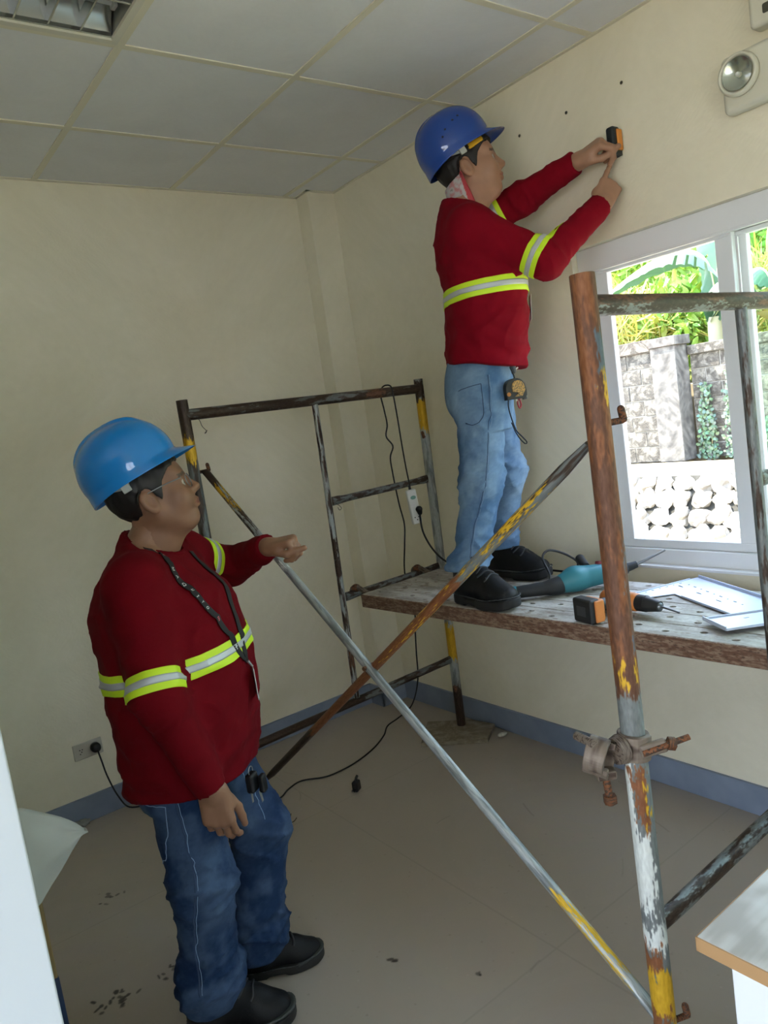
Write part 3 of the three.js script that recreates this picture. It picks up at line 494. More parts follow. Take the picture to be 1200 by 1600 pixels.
function boot(parent, heel, toe, y0, ankle, name, len0, greyToe) {
  const dx = toe[0] - heel[0], dz = toe[1] - heel[1], L = Math.hypot(dx, dz), c = dx / L, s = dz / L, k = L / 0.31;
  const toW = (p) => [heel[0] + (p[2] * c - p[0] * s) , y0 + p[1], heel[1] + (p[2] * s + p[0] * c)];
  const loc = (f) => (x, y, z) => { const X = x - heel[0], Z = z - heel[1]; return f((-X * s + Z * c) / k, (y - y0) / k, (X * c + Z * s) / k) * k; };
  const outline = (x, z, r) => { const a = cap([0, 0, 0.045], [0, 0, 0.12], 0.036 + r, 0.036 + r)(x, 0, z), b = cap([0.004, 0, 0.19], [0.006, 0, 0.255], 0.048 + r, 0.044 + r)(x, 0, z), m = cap([0, 0, 0.1], [0.004, 0, 0.2], 0.037 + r, 0.046 + r)(x, 0, z); return smin(smin(a, b, 0.03), m, 0.03); };
  const sole = loc((x, y, z) => { const lift = 0.012 * sstep(0.24, 0.31, z), d = outline(x, z, 0.004), heelGap = Math.min(0.006 * sstep(0.085, 0.1, z) * (1 - sstep(0.15, 0.165, z)), 0.006); return smax(d, Math.abs(y - 0.017 - lift) - 0.0165 + heelGap, 0.008); });
  const upParts = [ell([0, 0.048, 0.055], [0.04, 0.05, 0.05]), ell([0.004, 0.044, 0.235], [0.047, 0.038, 0.06]), cap([0, 0.06, 0.11], [0.003, 0.05, 0.2], 0.042, 0.04), cap([0, 0.075, 0.075], [0, 0.155, 0.062], 0.044, 0.047), cap([0, 0.118, 0.095], [0.002, 0.078, 0.185], 0.036, 0.033)];
  const upf = uni(upParts, 0.035), upper = loc((x, y, z) => { const n = N3(x * 22, y * 26, z * 24) * 0.0022; return smax(smax(upf(x, y, z) + n, 0.02 - y, 0.006), y - 0.152, 0.006); });
  const lo = [Math.min(heel[0], toe[0]) - 0.09, y0 - 0.01, Math.min(heel[1], toe[1]) - 0.09], hi = [Math.max(heel[0], toe[0]) + 0.09, y0 + 0.19, Math.max(heel[1], toe[1]) + 0.09];
  const sh = new THREE.Group(); sh.name = name; parent.add(sh);
  mesh('upper', nets(upper, lo, hi, 0.005), bootMat, sh); mesh('sole', nets(sole, lo, hi, 0.004), greyToe ? M({ color: '#1b1b1a', roughness: 0.7 }) : soleMat, sh);
  for (let i = 0; i < 4; i++) { const z = 0.125 + i * 0.021, pts = [-0.028, -0.012, 0.004, 0.018, 0.03].map((x, j) => snap(upper, toW([x * k, (0.13 - i * 0.014) * k, (z + (j % 2 ? 0.003 : 0) + (i % 2 ? x * 0.2 : -x * 0.2)) * k]), 0.0022)); mesh('lace', tube(pts, 0.0034, 14, 6), laceMat, sh); }
  const b0 = snap(upper, toW([0.004 * k, 0.14 * k, 0.115 * k]), 0.003);
  for (const e of [[0.03, 0.004, 0.02], [-0.03, 0.006, 0.016]]) { const q = (f) => add(b0, mul([e[2] * c - e[0] * s, e[1], e[2] * s + e[0] * c], f)); mesh('lace', tube([b0, add(q(0.6), [0, 0.014, 0]), q(1.1), add(q(0.7), [0, -0.008, 0]), b0], 0.0022, 18, 5), laceMat, sh); }
  mesh('welt', nets((x, y, z) => loc((X, Y, Z) => { const d = outline(X, Z, 0.0065); return Math.max(d, -(d + 0.005), Math.abs(Y - 0.036 - 0.012 * sstep(0.2, 0.31, Z)) - 0.0022); })(x, y, z), lo, hi, 0.0035), M({ color: '#4a4d4f', roughness: 0.7 }), sh);
  if (greyToe) mesh('toe_guard', nets((x, y, z) => Math.max(loc((X, Y, Z) => { const d = outline(X, Z, 0.0065); return smax(d, Math.abs(Y - 0.03 - 0.02 * sstep(0.2, 0.31, Z)) - 0.004, 0.004); })(x, y, z), loc((X, Y, Z) => 0.2 - Z)(x, y, z)), lo, hi, 0.004), M({ color: '#3c3f3b', roughness: 0.6 }), sh);
  return sh;
}

// hard hat shell in helmet axes (y up from the rim plane, z to the peak)
function helmetShell(rx, rz, h, flatTop) {
  const nu = 112, nv = 36, pos = [], ix = [], uv = [];
  const P = (th, v, o) => { // v 0 rim .. 1 crown
    const c = Math.cos(th), s = Math.sin(th); const lean = 0.36, e = v * (Math.PI / 2 + lean) - lean, r = Math.pow(Math.max(0, Math.cos(e)), 0.8); let y = h * (Math.sin(e) + Math.sin(lean)) / (1 + Math.sin(lean));
    let x = s * rx * r, z = c * rz * r;
    const ridge = flatTop ? sstep(0.030, 0.022, Math.abs(x)) * sstep(0.35, 0.55, v) * (z > 0 ? sstep(0.11, 0.075, z) : 1) * 0.008 : sstep(0.02, 0.008, Math.abs(x)) * sstep(0.2, 0.5, v) * 0.006; y += ridge;
    if (v < 0.09) { // brim: small gutter all round, a peak in front
      const t = 1 - v / 0.09, pk = Math.pow(Math.max(0, c), 2.4), fl = 0.007 + 0.052 * pk; x += s * fl * t * (1 - 0.3 * pk); z += c * fl * t; y -= t * (0.004 + 0.006 * pk) ; y += pk * t * 0.004; if (c < 0) y -= 0.012 * c * c * t;
    }
    const l = Math.hypot(x / (rx * rx), y / (h * h), z / (rz * rz)); return [x + o * (x / (rx * rx)) / l, y + o * ((y + 0.001) / (h * h)) / l, z + o * (z / (rz * rz)) / l];
  };
  for (const o of [0, -0.003]) for (let j = 0; j <= nv; j++) for (let i = 0; i <= nu; i++) { pos.push(...P(i / nu * Math.PI * 2, Math.pow(j / nv, 1.25), o)); uv.push(i / nu, j / nv); }
  const n = nu + 1, T = n * (nv + 1);
  for (let j = 0; j < nv; j++) for (let i = 0; i < nu; i++) { const a = j * n + i; ix.push(a, a + 1, a + n, a + 1, a + n + 1, a + n, T + a, T + a + n, T + a + 1, T + a + 1, T + a + n, T + a + n + 1); }
  for (let i = 0; i < nu; i++) ix.push(i, T + i, i + 1, i + 1, T + i, T + i + 1);
  const g = new THREE.BufferGeometry(); g.setAttribute('position', new THREE.Float32BufferAttribute(pos, 3)); g.setAttribute('uv', new THREE.Float32BufferAttribute(uv, 2)); g.setIndex(ix); g.computeVertexNormals(); return { g, P };
}

function person(J, label) {
  const me = thing('person', label, 'person', [0, 0, 0], 'workers in red shirts'); const F = J.F, lat = [-F[1], 0, F[0]], f3 = [F[0], 0, F[1]];
  // ---- head frame
  const hf = nrm(J.headFwd), hr0 = nrm(crs(hf, J.headUp)), hu = crs(hr0, hf), hx = mul(hr0, -1); // hx: head's left so that x,y,z is right-handed
  const HC = J.headC, toH = (x, y, z) => { const p = [x - HC[0], y - HC[1], z - HC[2]]; return [dot(p, hx), dot(p, hu), dot(p, hf)]; }, fromH = (p) => add(HC, add(mul(hx, p[0]), add(mul(hu, p[1]), mul(hf, p[2]))));
  const hs = J.headScale ?? 1, neckC = cap(fromH([0, -0.06 * hs, -0.022 * hs]), J.neck, 0.056, 0.062), neckC2 = cap(fromH([0, -0.085 * hs, 0.02 * hs]), add(J.neck, mul(f3, 0.035)), 0.042, 0.05);
  const headS = (x, y, z) => { const p = toH(x, y, z); return headField.f(p[0] / hs, p[1] / hs, p[2] / hs) * hs; };
  const headNeck = (x, y, z) => smin(headS(x, y, z), smin(neckC(x, y, z), neckC2(x, y, z), 0.03), 0.03);
  const skin = J.skin, skinCol = (x, y, z) => { const p = toH(x, y, z), q = [p[0] / hs, p[1] / hs, p[2] / hs], n = 1 + fbm(x * 30, y * 30, z * 30, 2) * 0.22; let c = [skin[0] * n, skin[1] * n, skin[2] * n];
    if (Math.hypot(...q) < 0.2 && q[2] > 0.05) {
      if (headField.eyes[0](...q) < 0.0012 || headField.eyes[1](...q) < 0.0012) c = Math.hypot(Math.abs(q[0]) - 0.032, q[1] + 0.003) < 0.0058 ? [0.015, 0.01, 0.008] : [0.5, 0.46, 0.42];
      else if (Math.abs(q[1] + 0.066) < 0.0105 - Math.abs(q[0]) * 0.32 && q[2] > 0.085) c = [skin[0] * 0.82, skin[1] * 0.55, skin[2] * 0.55];
      else if (Math.abs(q[1] - 0.021 - Math.abs(Math.abs(q[0]) - 0.03) * -0.12) < 0.0048 && Math.abs(q[0]) > 0.011 && Math.abs(q[0]) < 0.052 && q[2] > 0.07) c = mix3(c, [0.03, 0.02, 0.015], 0.85);
    }
    return c; };
  // ---- trunk, arms, legs
  const trunkIn = loft(J.trunk.slice(1).map((s) => ({ c: [s.c[0], s.c[1] + 0.03, s.c[2]], a: s.a - 0.035, f: s.f - 0.045, b: s.b - 0.035 })), F), hipIn = loft(J.hips.map((s) => ({ c: s.c, a: s.a - 0.03, f: s.f - 0.03, b: s.b - 0.03 })), F), trunkOut = loft(J.trunk, F);
  const fold = (x, y, z, s) => { const n = fbm(x * 7 + s, y * 9 + z * 3, z * 7, 3), r = 1 - Math.abs(N3(x * 6 + y * 5 + s, y * 11 - x * 4, z * 6 + s)) * 2; const q = 1 - Math.abs(N3(x * 13 - y * 9 + s, y * 8 + z * 11, z * 13 + s)) * 2; return n * 0.008 - r * r * r * 0.006 - q * q * q * 0.0028; };
  const armIn = ['R', 'L'].map((k) => uni([cap(J['sh' + k], J['el' + k], 0.044, 0.037), cap(J['el' + k], J['wr' + k], 0.036, 0.026)], 0.03));
  const legIn = ['R', 'L'].map((k) => uni([cap(J['hip' + k], J['kn' + k], 0.07, 0.05), cap(J['kn' + k], J['an' + k], 0.048, 0.032), cap(J['an' + k], [lerp(J['an' + k][0], J['toe' + k][0], 0.5), J.floorY + 0.05, lerp(J['an' + k][2], J['toe' + k][1], 0.5)], 0.03, 0.018)], 0.02));
  const bodyF = uni([trunkIn, hipIn, ...armIn, ...legIn, neckC], 0.03);
  const xs = [J.shR, J.shL, J.elR, J.elL, J.wrR, J.wrL, J.hipR, J.hipL, J.anR, J.anL, J.neck, J.knR, J.knL, [J.toeR[0], J.anR[1] - 0.1, J.toeR[1]], [J.toeL[0], J.anL[1] - 0.1, J.toeL[1]]];
  const lo = [0, 1, 2].map((a) => Math.min(...xs.map((p) => p[a])) - 0.26), hi = [0, 1, 2].map((a) => Math.max(...xs.map((p) => p[a])) + 0.26); lo[1] = J.floorY;
  const geos = [nets(bodyF, lo, hi, 0.014, skinCol)];
  geos.push(nets(headNeck, add(HC, [-0.17, -0.22, -0.17]), add(HC, [0.17, 0.18, 0.17]), 0.0032, skinCol));
  for (const k of ['R', 'L']) { const h = J['hand' + k]; geos.push(nets((x, y, z) => smin(h.sdf(x, y, z), armIn[k === 'R' ? 0 : 1](x, y, z), 0.012), add(h.center, [-0.13, -0.13, -0.13]), add(h.center, [0.13, 0.13, 0.13]), 0.003, skinCol)); }
  mesh('body', mergeGeometries(geos), skinFn(), me);
  // ---- hair
  const hairF = (x, y, z) => { const p = toH(x, y, z), q = [p[0] / hs, p[1] / hs, p[2] / hs], n = N3(q[0] * 60, q[1] * 30, q[2] * 60) * 0.003; const d = headField.f(...q) - 0.0075 + n; // hairline planes
    const line = J.hairline(q); return smax(d, line, 0.004) * hs; };
  mesh('hair', nets(hairF, add(HC, [-0.17, -0.2, -0.17]), add(HC, [0.17, 0.18, 0.17]), 0.0035), hairMat, me);
  // ---- shirt
  const sl = J.sleeve ?? 0.062;
  const arms = ['R', 'L'].map((k, i) => { const s = J['sh' + k], e = J['el' + k], w = lp(J['el' + k], J['wr' + k], 1.0), cuffN = nrm(sub(J['wr' + k], J['el' + k])); const u = cap(s, e, sl + 0.012, sl - 0.006), l = cap(e, w, sl - 0.006, 0.041), d = nrm(sub(e, s)), ax2 = cuffN;
    return (x, y, z) => { let v = smin(u(x, y, z), l(x, y, z), 0.03); const t1 = dot(sub([x, y, z], e), ax2), n = N3(t1 * 24 + i * 5, x * 6, z * 6 + y * 4), near = Math.exp(-(((x - e[0]) ** 2 + (y - e[1]) ** 2 + (z - e[2]) ** 2) / 0.015)); const q = 1 - 2 * Math.abs(N3(t1 * 17 + x * 6, y * 8 + i, z * 8)); v += n * 0.004 - q * q * q * (0.003 + 0.006 * near) + N3(t1 * 40, y * 9, i * 3 + x * 9) * 0.005 * near; return Math.max(v, dot(sub([x, y, z], w), cuffN)); }; });
  const trunkS = (x, y, z) => trunkOut(x, y, z) + fold(x, y, z, J.seed) + (Math.sin((y - J.hemY) * 70 + N3(x * 6, y * 5, z * 6) * 5) * 0.004) * sstep(J.hemY + 0.22, J.hemY + 0.02, y);
  const shoulders = uni([cap(J.shR, lp(J.neck, J.shR, 0.12), 0.072, 0.058), cap(J.shL, lp(J.neck, J.shL, 0.12), 0.072, 0.058)], 0.02);
  const collarN = nrm(J.collarN), collarC = J.collarC, neckCone = cap(add(J.neck, [0, -0.05, 0]), add(J.neck, [0, 0.07, 0]), 0.085, 0.066);
  const shirtF = (x, y, z) => { let d = smin(smin(trunkS(x, y, z), shoulders(x, y, z), 0.05), neckCone(x, y, z), 0.03); d = smin(d, arms[0](x, y, z), 0.035); d = smin(d, arms[1](x, y, z), 0.035); const hem = J.hemY - y + J.hemTilt * dot(sub([x, y, z], J.trunk[1].c), f3) + N3(x * 8, 0, z * 8) * 0.008; d = smax(d, hem, 0.006); const top = Math.min(dot(sub([x, y, z], collarC), collarN), 0.125 - Math.hypot(x - collarC[0], y - collarC[1], z - collarC[2])); return smax(d, top, 0.008); };
  const sc = J.shirt, shirtCol = (x, y, z) => { const n = 1 + fbm(x * 14, y * 14, z * 14, 3) * 0.25; return [sc[0] * n, sc[1] * n, sc[2] * n]; };
  const sLo = [...lo], sHi = [...hi]; sLo[1] = J.hemY - 0.1; if (J.wrR[1] < sLo[1]) sLo[1] = J.wrR[1] - 0.08;
  const shirt = mesh('shirt', nets(shirtF, sLo, sHi, 0.007, shirtCol), shirtMat, me);
  mesh('collar', nets((x, y, z) => { const top = dot(sub([x, y, z], collarC), collarN), n = smin(neckC(x, y, z), neckC2(x, y, z), 0.03); return Math.max(Math.max(n - 0.015, -(n - 0.003)), Math.max(top - 0.004, -top - 0.026)); }, add(J.neck, [-0.14, -0.1, -0.14]), add(J.neck, [0.14, 0.14, 0.14]), 0.005, shirtCol), shirtMat, shirt);
  const band = (sdf, c, d, w) => { const b = mesh('reflective_band', wrapBand(sdf, c, d, w, 0.0035), neonMat, me); mesh('silver_stripe', wrapBand(sdf, c, d, w * 0.34, 0.0052), silverMat, b); };
  band(trunkS, J.bandC, J.bandN, 0.0265);
  band((x, y, z) => arms[0](x, y, z), lp(J.shR, J.elR, J.armBand[0]), sub(J.elR, J.shR), 0.0265); band((x, y, z) => arms[1](x, y, z), lp(J.shL, J.elL, J.armBand[1]), sub(J.elL, J.shL), 0.0265);
  // ---- jeans
  const hipS = loft(J.hips, F, 2.2), legs = ['R', 'L'].map((k, i) => { const h = J['hip' + k], kn = J['kn' + k], a = J['an' + k], r = J.legR, th = cap(h, kn, r[0], r[1]), cf = cap(kn, add(a, [0, -0.02, 0]), r[1] - 0.002, r[2]), bunch = ell(add(a, [0, 0.02, 0]), [r[2] + 0.01, 0.05, r[2] + 0.01]);
    return (x, y, z) => { let d = smin(th(x, y, z), cf(x, y, z), 0.04); d = smin(d, bunch(x, y, z), 0.04); const kd = Math.exp(-((y - kn[1]) ** 2) / 0.008), ad = Math.exp(-((y - a[1] - 0.06) ** 2) / 0.006), dd = Math.exp(-((y - h[1] + 0.03) ** 2) / 0.01);
      const rg = 1 - 2 * Math.abs(N3(x * 6 + z * 5 + i * 4, y * 15 + (x - z) * 7, z * 6)), r2 = 1 - 2 * Math.abs(N3(x * 9 + i, y * 34 - (x + z) * 9, z * 9)); d += -(rg * rg * Math.sign(rg)) * (0.003 + 0.008 * kd + J.bunch * 0.7 * ad + 0.005 * dd) - r2 * r2 * Math.sign(r2) * (0.0015 + 0.004 * kd + J.bunch * 0.5 * ad) + fbm(x * 8, y * 10, z * 8 + i, 2) * 0.006; return d; }; });
  const jeanF = (x, y, z) => { let d = smin(hipS(x, y, z), legs[0](x, y, z), 0.035); d = smin(d, legs[1](x, y, z), 0.035); if (y < Math.min(J.hipR[1], J.hipL[1]) - 0.12) d = Math.min(legs[0](x, y, z), legs[1](x, y, z)); return Math.max(d, J.jeanTop(x, z) - 0 < y ? y - J.jeanTop(x, z) : -1, Math.min(Math.hypot(x - J.anR[0], z - J.anR[2]) < Math.hypot(x - J.anL[0], z - J.anL[2]) ? J.floorY + J.legHem - y : J.floorY + J.legHem - y, 1)); };
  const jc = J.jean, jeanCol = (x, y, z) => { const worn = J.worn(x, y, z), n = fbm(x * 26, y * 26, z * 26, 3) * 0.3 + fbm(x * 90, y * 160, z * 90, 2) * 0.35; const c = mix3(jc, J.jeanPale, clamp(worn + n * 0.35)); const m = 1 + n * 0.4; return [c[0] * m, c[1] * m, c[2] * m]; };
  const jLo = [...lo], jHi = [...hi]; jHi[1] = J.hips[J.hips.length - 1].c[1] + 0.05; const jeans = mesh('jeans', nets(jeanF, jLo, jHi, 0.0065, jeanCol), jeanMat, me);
  const seamPath = (pts, n, r, mat, name = 'stitching', closed = false) => { const cv = new THREE.CatmullRomCurve3(pts.map((p) => V(...p)), closed), q = []; for (let i = 0; i <= n; i++) { const v = cv.getPoint(i / n); q.push(snap(jeanF, [v.x, v.y, v.z], r * 0.5)); } mesh(name, tube(q, r, n * 2, 5, false), mat, jeans); };
  for (const [pts, n, r, dark] of J.seams(add, mul, lat, f3)) seamPath(pts, n, r, dark ? darkSeam : stitchMat, dark ? 'seam' : 'stitching');
  // ---- boots
  boot(me, J.heelR, J.toeR, J.floorY, J.anR, 'boot', 0, J.greyToe); boot(me, J.heelL, J.toeL, J.floorY, J.anL, 'boot', 0, J.greyToe);
  // ---- helmet
  const H = new THREE.Group(); H.name = 'hard_hat'; me.add(H);
  const hz = nrm(J.helmetFwd), hy = nrm(J.helmetUp), hxx = nrm(crs(hy, hz)); H.quaternion.setFromRotationMatrix(new THREE.Matrix4().makeBasis(V(...hxx), V(...nrm(crs(hz, hxx))), V(...hz))); H.position.set(...J.helmetC);
  const [rx, rz, hh] = J.helmetR, sh = helmetShell(rx, rz, hh, J.flatTop); mesh('shell', sh.g, new THREE.MeshPhysicalMaterial({ color: J.helmetColor, roughness: 0.5, specularIntensity: 0.4, clearcoat: 1, clearcoatRoughness: 0.03 }), H);
  const ring = (r, y0, y1, a0, a1, tilt) => { const g = new THREE.CylinderGeometry(1, 1, y1 - y0, 48, 1, true, a0, a1 - a0); g.scale(rx * r, 1, rz * r); g.translate(0, (y0 + y1) / 2, 0); g.rotateX(tilt); return g; };
  const thick = (r, y0, y1, a0, a1, tilt) => mergeGeometries([ring(r, y0, y1, a0, a1, tilt), ring(r - 0.02, y0, y1, a0, a1, tilt)]);
  mesh('headband', thick(0.84, 0.002, 0.03, 0, Math.PI * 2, 0), M({ color: '#1b1d20', roughness: 0.8 }), H);
  mesh('nape_strap', thick(0.9, -0.02, -0.002, Math.PI * 0.5, Math.PI * 1.5, J.strapTilt), strapMat, H);
  mesh('strap_clip', rbox(-0.004, 0.004, -0.02, 0.006, -0.01, 0.014, 0.003).translate(-rx * 0.93, -0.004, -rz * 0.12), strapMat, H);
  if (J.vents) for (const [th, v] of J.vents) { const p = sh.P(th, v, 0.0006); mesh('vent', new THREE.SphereGeometry(0.0042, 10, 8).scale(1, 1, 0.5).lookAt(V(...p)).translate(...p), M({ color: '#0a1830', roughness: 0.8 }), H); }
  return { me, shirtF, trunkS, jeanF, trunkOut, fromH, toH, arms };
}

// ---- the two workers
const sec = (y, x, z, a, f, b) => ({ c: [x, y, z], a, f, b });
const hairPts = [[-0.2, -0.088], [-0.06, -0.086], [-0.047, -0.062], [-0.04, -0.01], [-0.03, 0.016], [-0.012, 0.026], [0.004, 0.02], [0.012, -0.004], [0.02, -0.018], [0.028, -0.008], [0.036, 0.016], [0.05, 0.036], [0.07, 0.05], [0.1, 0.062], [0.2, 0.07]];
const hairLine = (q) => { let i = 0; while (i < hairPts.length - 2 && q[2] > hairPts[i + 1][0]) i++; const [z0, y0] = hairPts[i], [z1, y1] = hairPts[i + 1]; return (lerp(y0, y1, clamp((q[2] - z0) / (z1 - z0))) - q[1]) * 0.6 + N3(q[0] * 80, q[1] * 50, q[2] * 110) * 0.004; };
const gentle = [[0.35, 0.45, 0.3], [0.42, 0.5, 0.3], [0.48, 0.55, 0.3], [0.5, 0.55, 0.3]], fist = [[1.15, 1.35, 0.7], [1.25, 1.4, 0.7], [1.3, 1.4, 0.7], [1.3, 1.4, 0.7]], grip = [[0.85, 1.15, 0.6], [1.0, 1.2, 0.6], [1.1, 1.25, 0.6], [1.2, 1.3, 0.6]], pointing = [[0.05, 0.12, 0.08], [1.1, 1.3, 0.7], [1.3, 1.4, 0.7], [1.35, 1.4, 0.7]];
const toCam = [-0.585, 0.12, 0.8];

const w1wrR = [0.632, 0.700, -1.768], w1wrL = [1.042, 1.222, -2.055];
const W1 = person({
  F: [0.75, 0.66], seed: 2.2, floorY: 0, skin: lin(0.25, 0.125, 0.07).toArray(), shirt: [0.125, 0.0012, 0.005], headScale: 1.02,  // shirt: same red as the other worker, coloured darker for his shade
  headC: [0.722, 1.440, -2.053], headFwd: [0.87, 0.30, 0.39], headUp: [0, 1, 0], neck: [0.692, 1.285, -2.088], hairline: hairLine,
  trunk: [sec(0.60, 0.672, -2.012, 0.195, 0.175, 0.165), sec(0.72, 0.676, -2.01, 0.208, 0.19, 0.17), sec(0.88, 0.688, -2.013, 0.222, 0.205, 0.18), sec(1.04, 0.698, -2.03, 0.228, 0.19, 0.188), sec(1.16, 0.70, -2.05, 0.215, 0.155, 0.185), sec(1.26, 0.695, -2.075, 0.15, 0.09, 0.12), sec(1.31, 0.692, -2.085, 0.085, 0.06, 0.07)],
  collarC: [0.695, 1.315, -2.08], collarN: [0.32, 0.9, 0.345], hemY: 0.665, hemTilt: 0.05,
  shR: [0.586, 1.225, -1.925], elR: [0.553, 0.965, -1.80], wrR: w1wrR, shL: [0.825, 1.232, -2.205], elL: [1.012, 1.150, -2.285], wrL: w1wrL, sleeve: 0.066,
  handR: handBones(w1wrR, [0.045, -0.99, 0.06], toCam, -1, gentle, [[0.25, 0.85, -0.45], [0.05, 0.95, -0.3], [0, 0.95, -0.3]], 1.0),
  handL: handBones(w1wrL, [0.55, 0.12, 0.82], [-0.1, 0.98, 0.1], 1, fist, [[0.1, 0.93, -0.35], [-0.35, 0.93, 0.05], [-0.3, 0.95, 0.05]], 0.98),
  bandC: [0.692, 0.992, -2.022], bandN: [-0.06, 1, -0.07], armBand: [0.9, 0.42],
  hips: [sec(0.56, 0.672, -2.01, 0.155, 0.09, 0.10), sec(0.66, 0.668, -2.015, 0.182, 0.125, 0.15), sec(0.78, 0.668, -2.012, 0.185, 0.13, 0.145), sec(0.9, 0.675, -2.01, 0.17, 0.13, 0.12)],
  hipR: [0.612, 0.74, -1.955], hipL: [0.748, 0.74, -2.065], knR: [0.598, 0.43, -1.862], knL: [0.832, 0.425, -1.985], anR: [0.575, 0.115, -1.884], anL: [0.762, 0.105, -1.972], legR: [0.092, 0.078, 0.072], bunch: 0.016, legHem: 0.078,
  jeanTop: () => 0.86, jean: [0.014, 0.032, 0.08], jeanPale: [0.11, 0.17, 0.26],
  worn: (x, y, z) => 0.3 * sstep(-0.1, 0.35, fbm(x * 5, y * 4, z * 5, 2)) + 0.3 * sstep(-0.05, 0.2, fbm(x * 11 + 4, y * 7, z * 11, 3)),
  seams: (A, m, lat, f) => {
    const R = [0.612, 0, -1.955], sideR = (y, k, o) => [lerp(0.612, 0.598, (0.74 - y) / 0.31) + lat[0] * o + f[0] * k, y, lerp(-1.955, -1.862, clamp((0.74 - y) / 0.31)) + lat[2] * o + f[2] * k];
    const s = [[[sideR(0.68, 0.03, 0.12), sideR(0.58, 0.025, 0.11), sideR(0.46, 0.02, 0.1), [0.575 - 0.06, 0.3, -1.80], [0.575 - 0.05, 0.16, -1.82]], 30, 0.0022, true]];
    const off = s[0][0].map((p) => A(p, m(f, 0.007))); s.push([off, 30, 0.0009, false]);
    const pk = (u, y) => [0.612 + lat[0] * 0.1 - f[0] * u, y, -1.955 + lat[2] * 0.1 - f[2] * u];
    s.push([[pk(-0.01, 0.655), pk(0.06, 0.66), pk(0.14, 0.665)], 12, 0.0012, false], [[pk(-0.01, 0.655), pk(-0.008, 0.56), pk(0.0, 0.52), pk(0.06, 0.49), pk(0.13, 0.52)], 16, 0.0012, false]);
    s.push([[[0.80, 0.64, -1.89], [0.815, 0.56, -1.885], [0.82, 0.5, -1.88]], 10, 0.0011, false]);
    return s;
  },
  heelR: [0.508, -1.934], toeR: [0.752, -1.742], heelL: [0.70, -1.998], toeL: [0.935, -1.895], greyToe: true,
  helmetC: [0.690, 1.490, -2.078], helmetFwd: [0.80, 0.40, 0.445], helmetUp: [-0.35, 0.91, -0.2], helmetR: [0.120, 0.138, 0.162], helmetColor: lin(0.004, 0.22, 0.62), flatTop: true, strapTilt: 0.32,
}, 'worker in bright blue hard hat and red shirt darkened for shade standing on the floor');

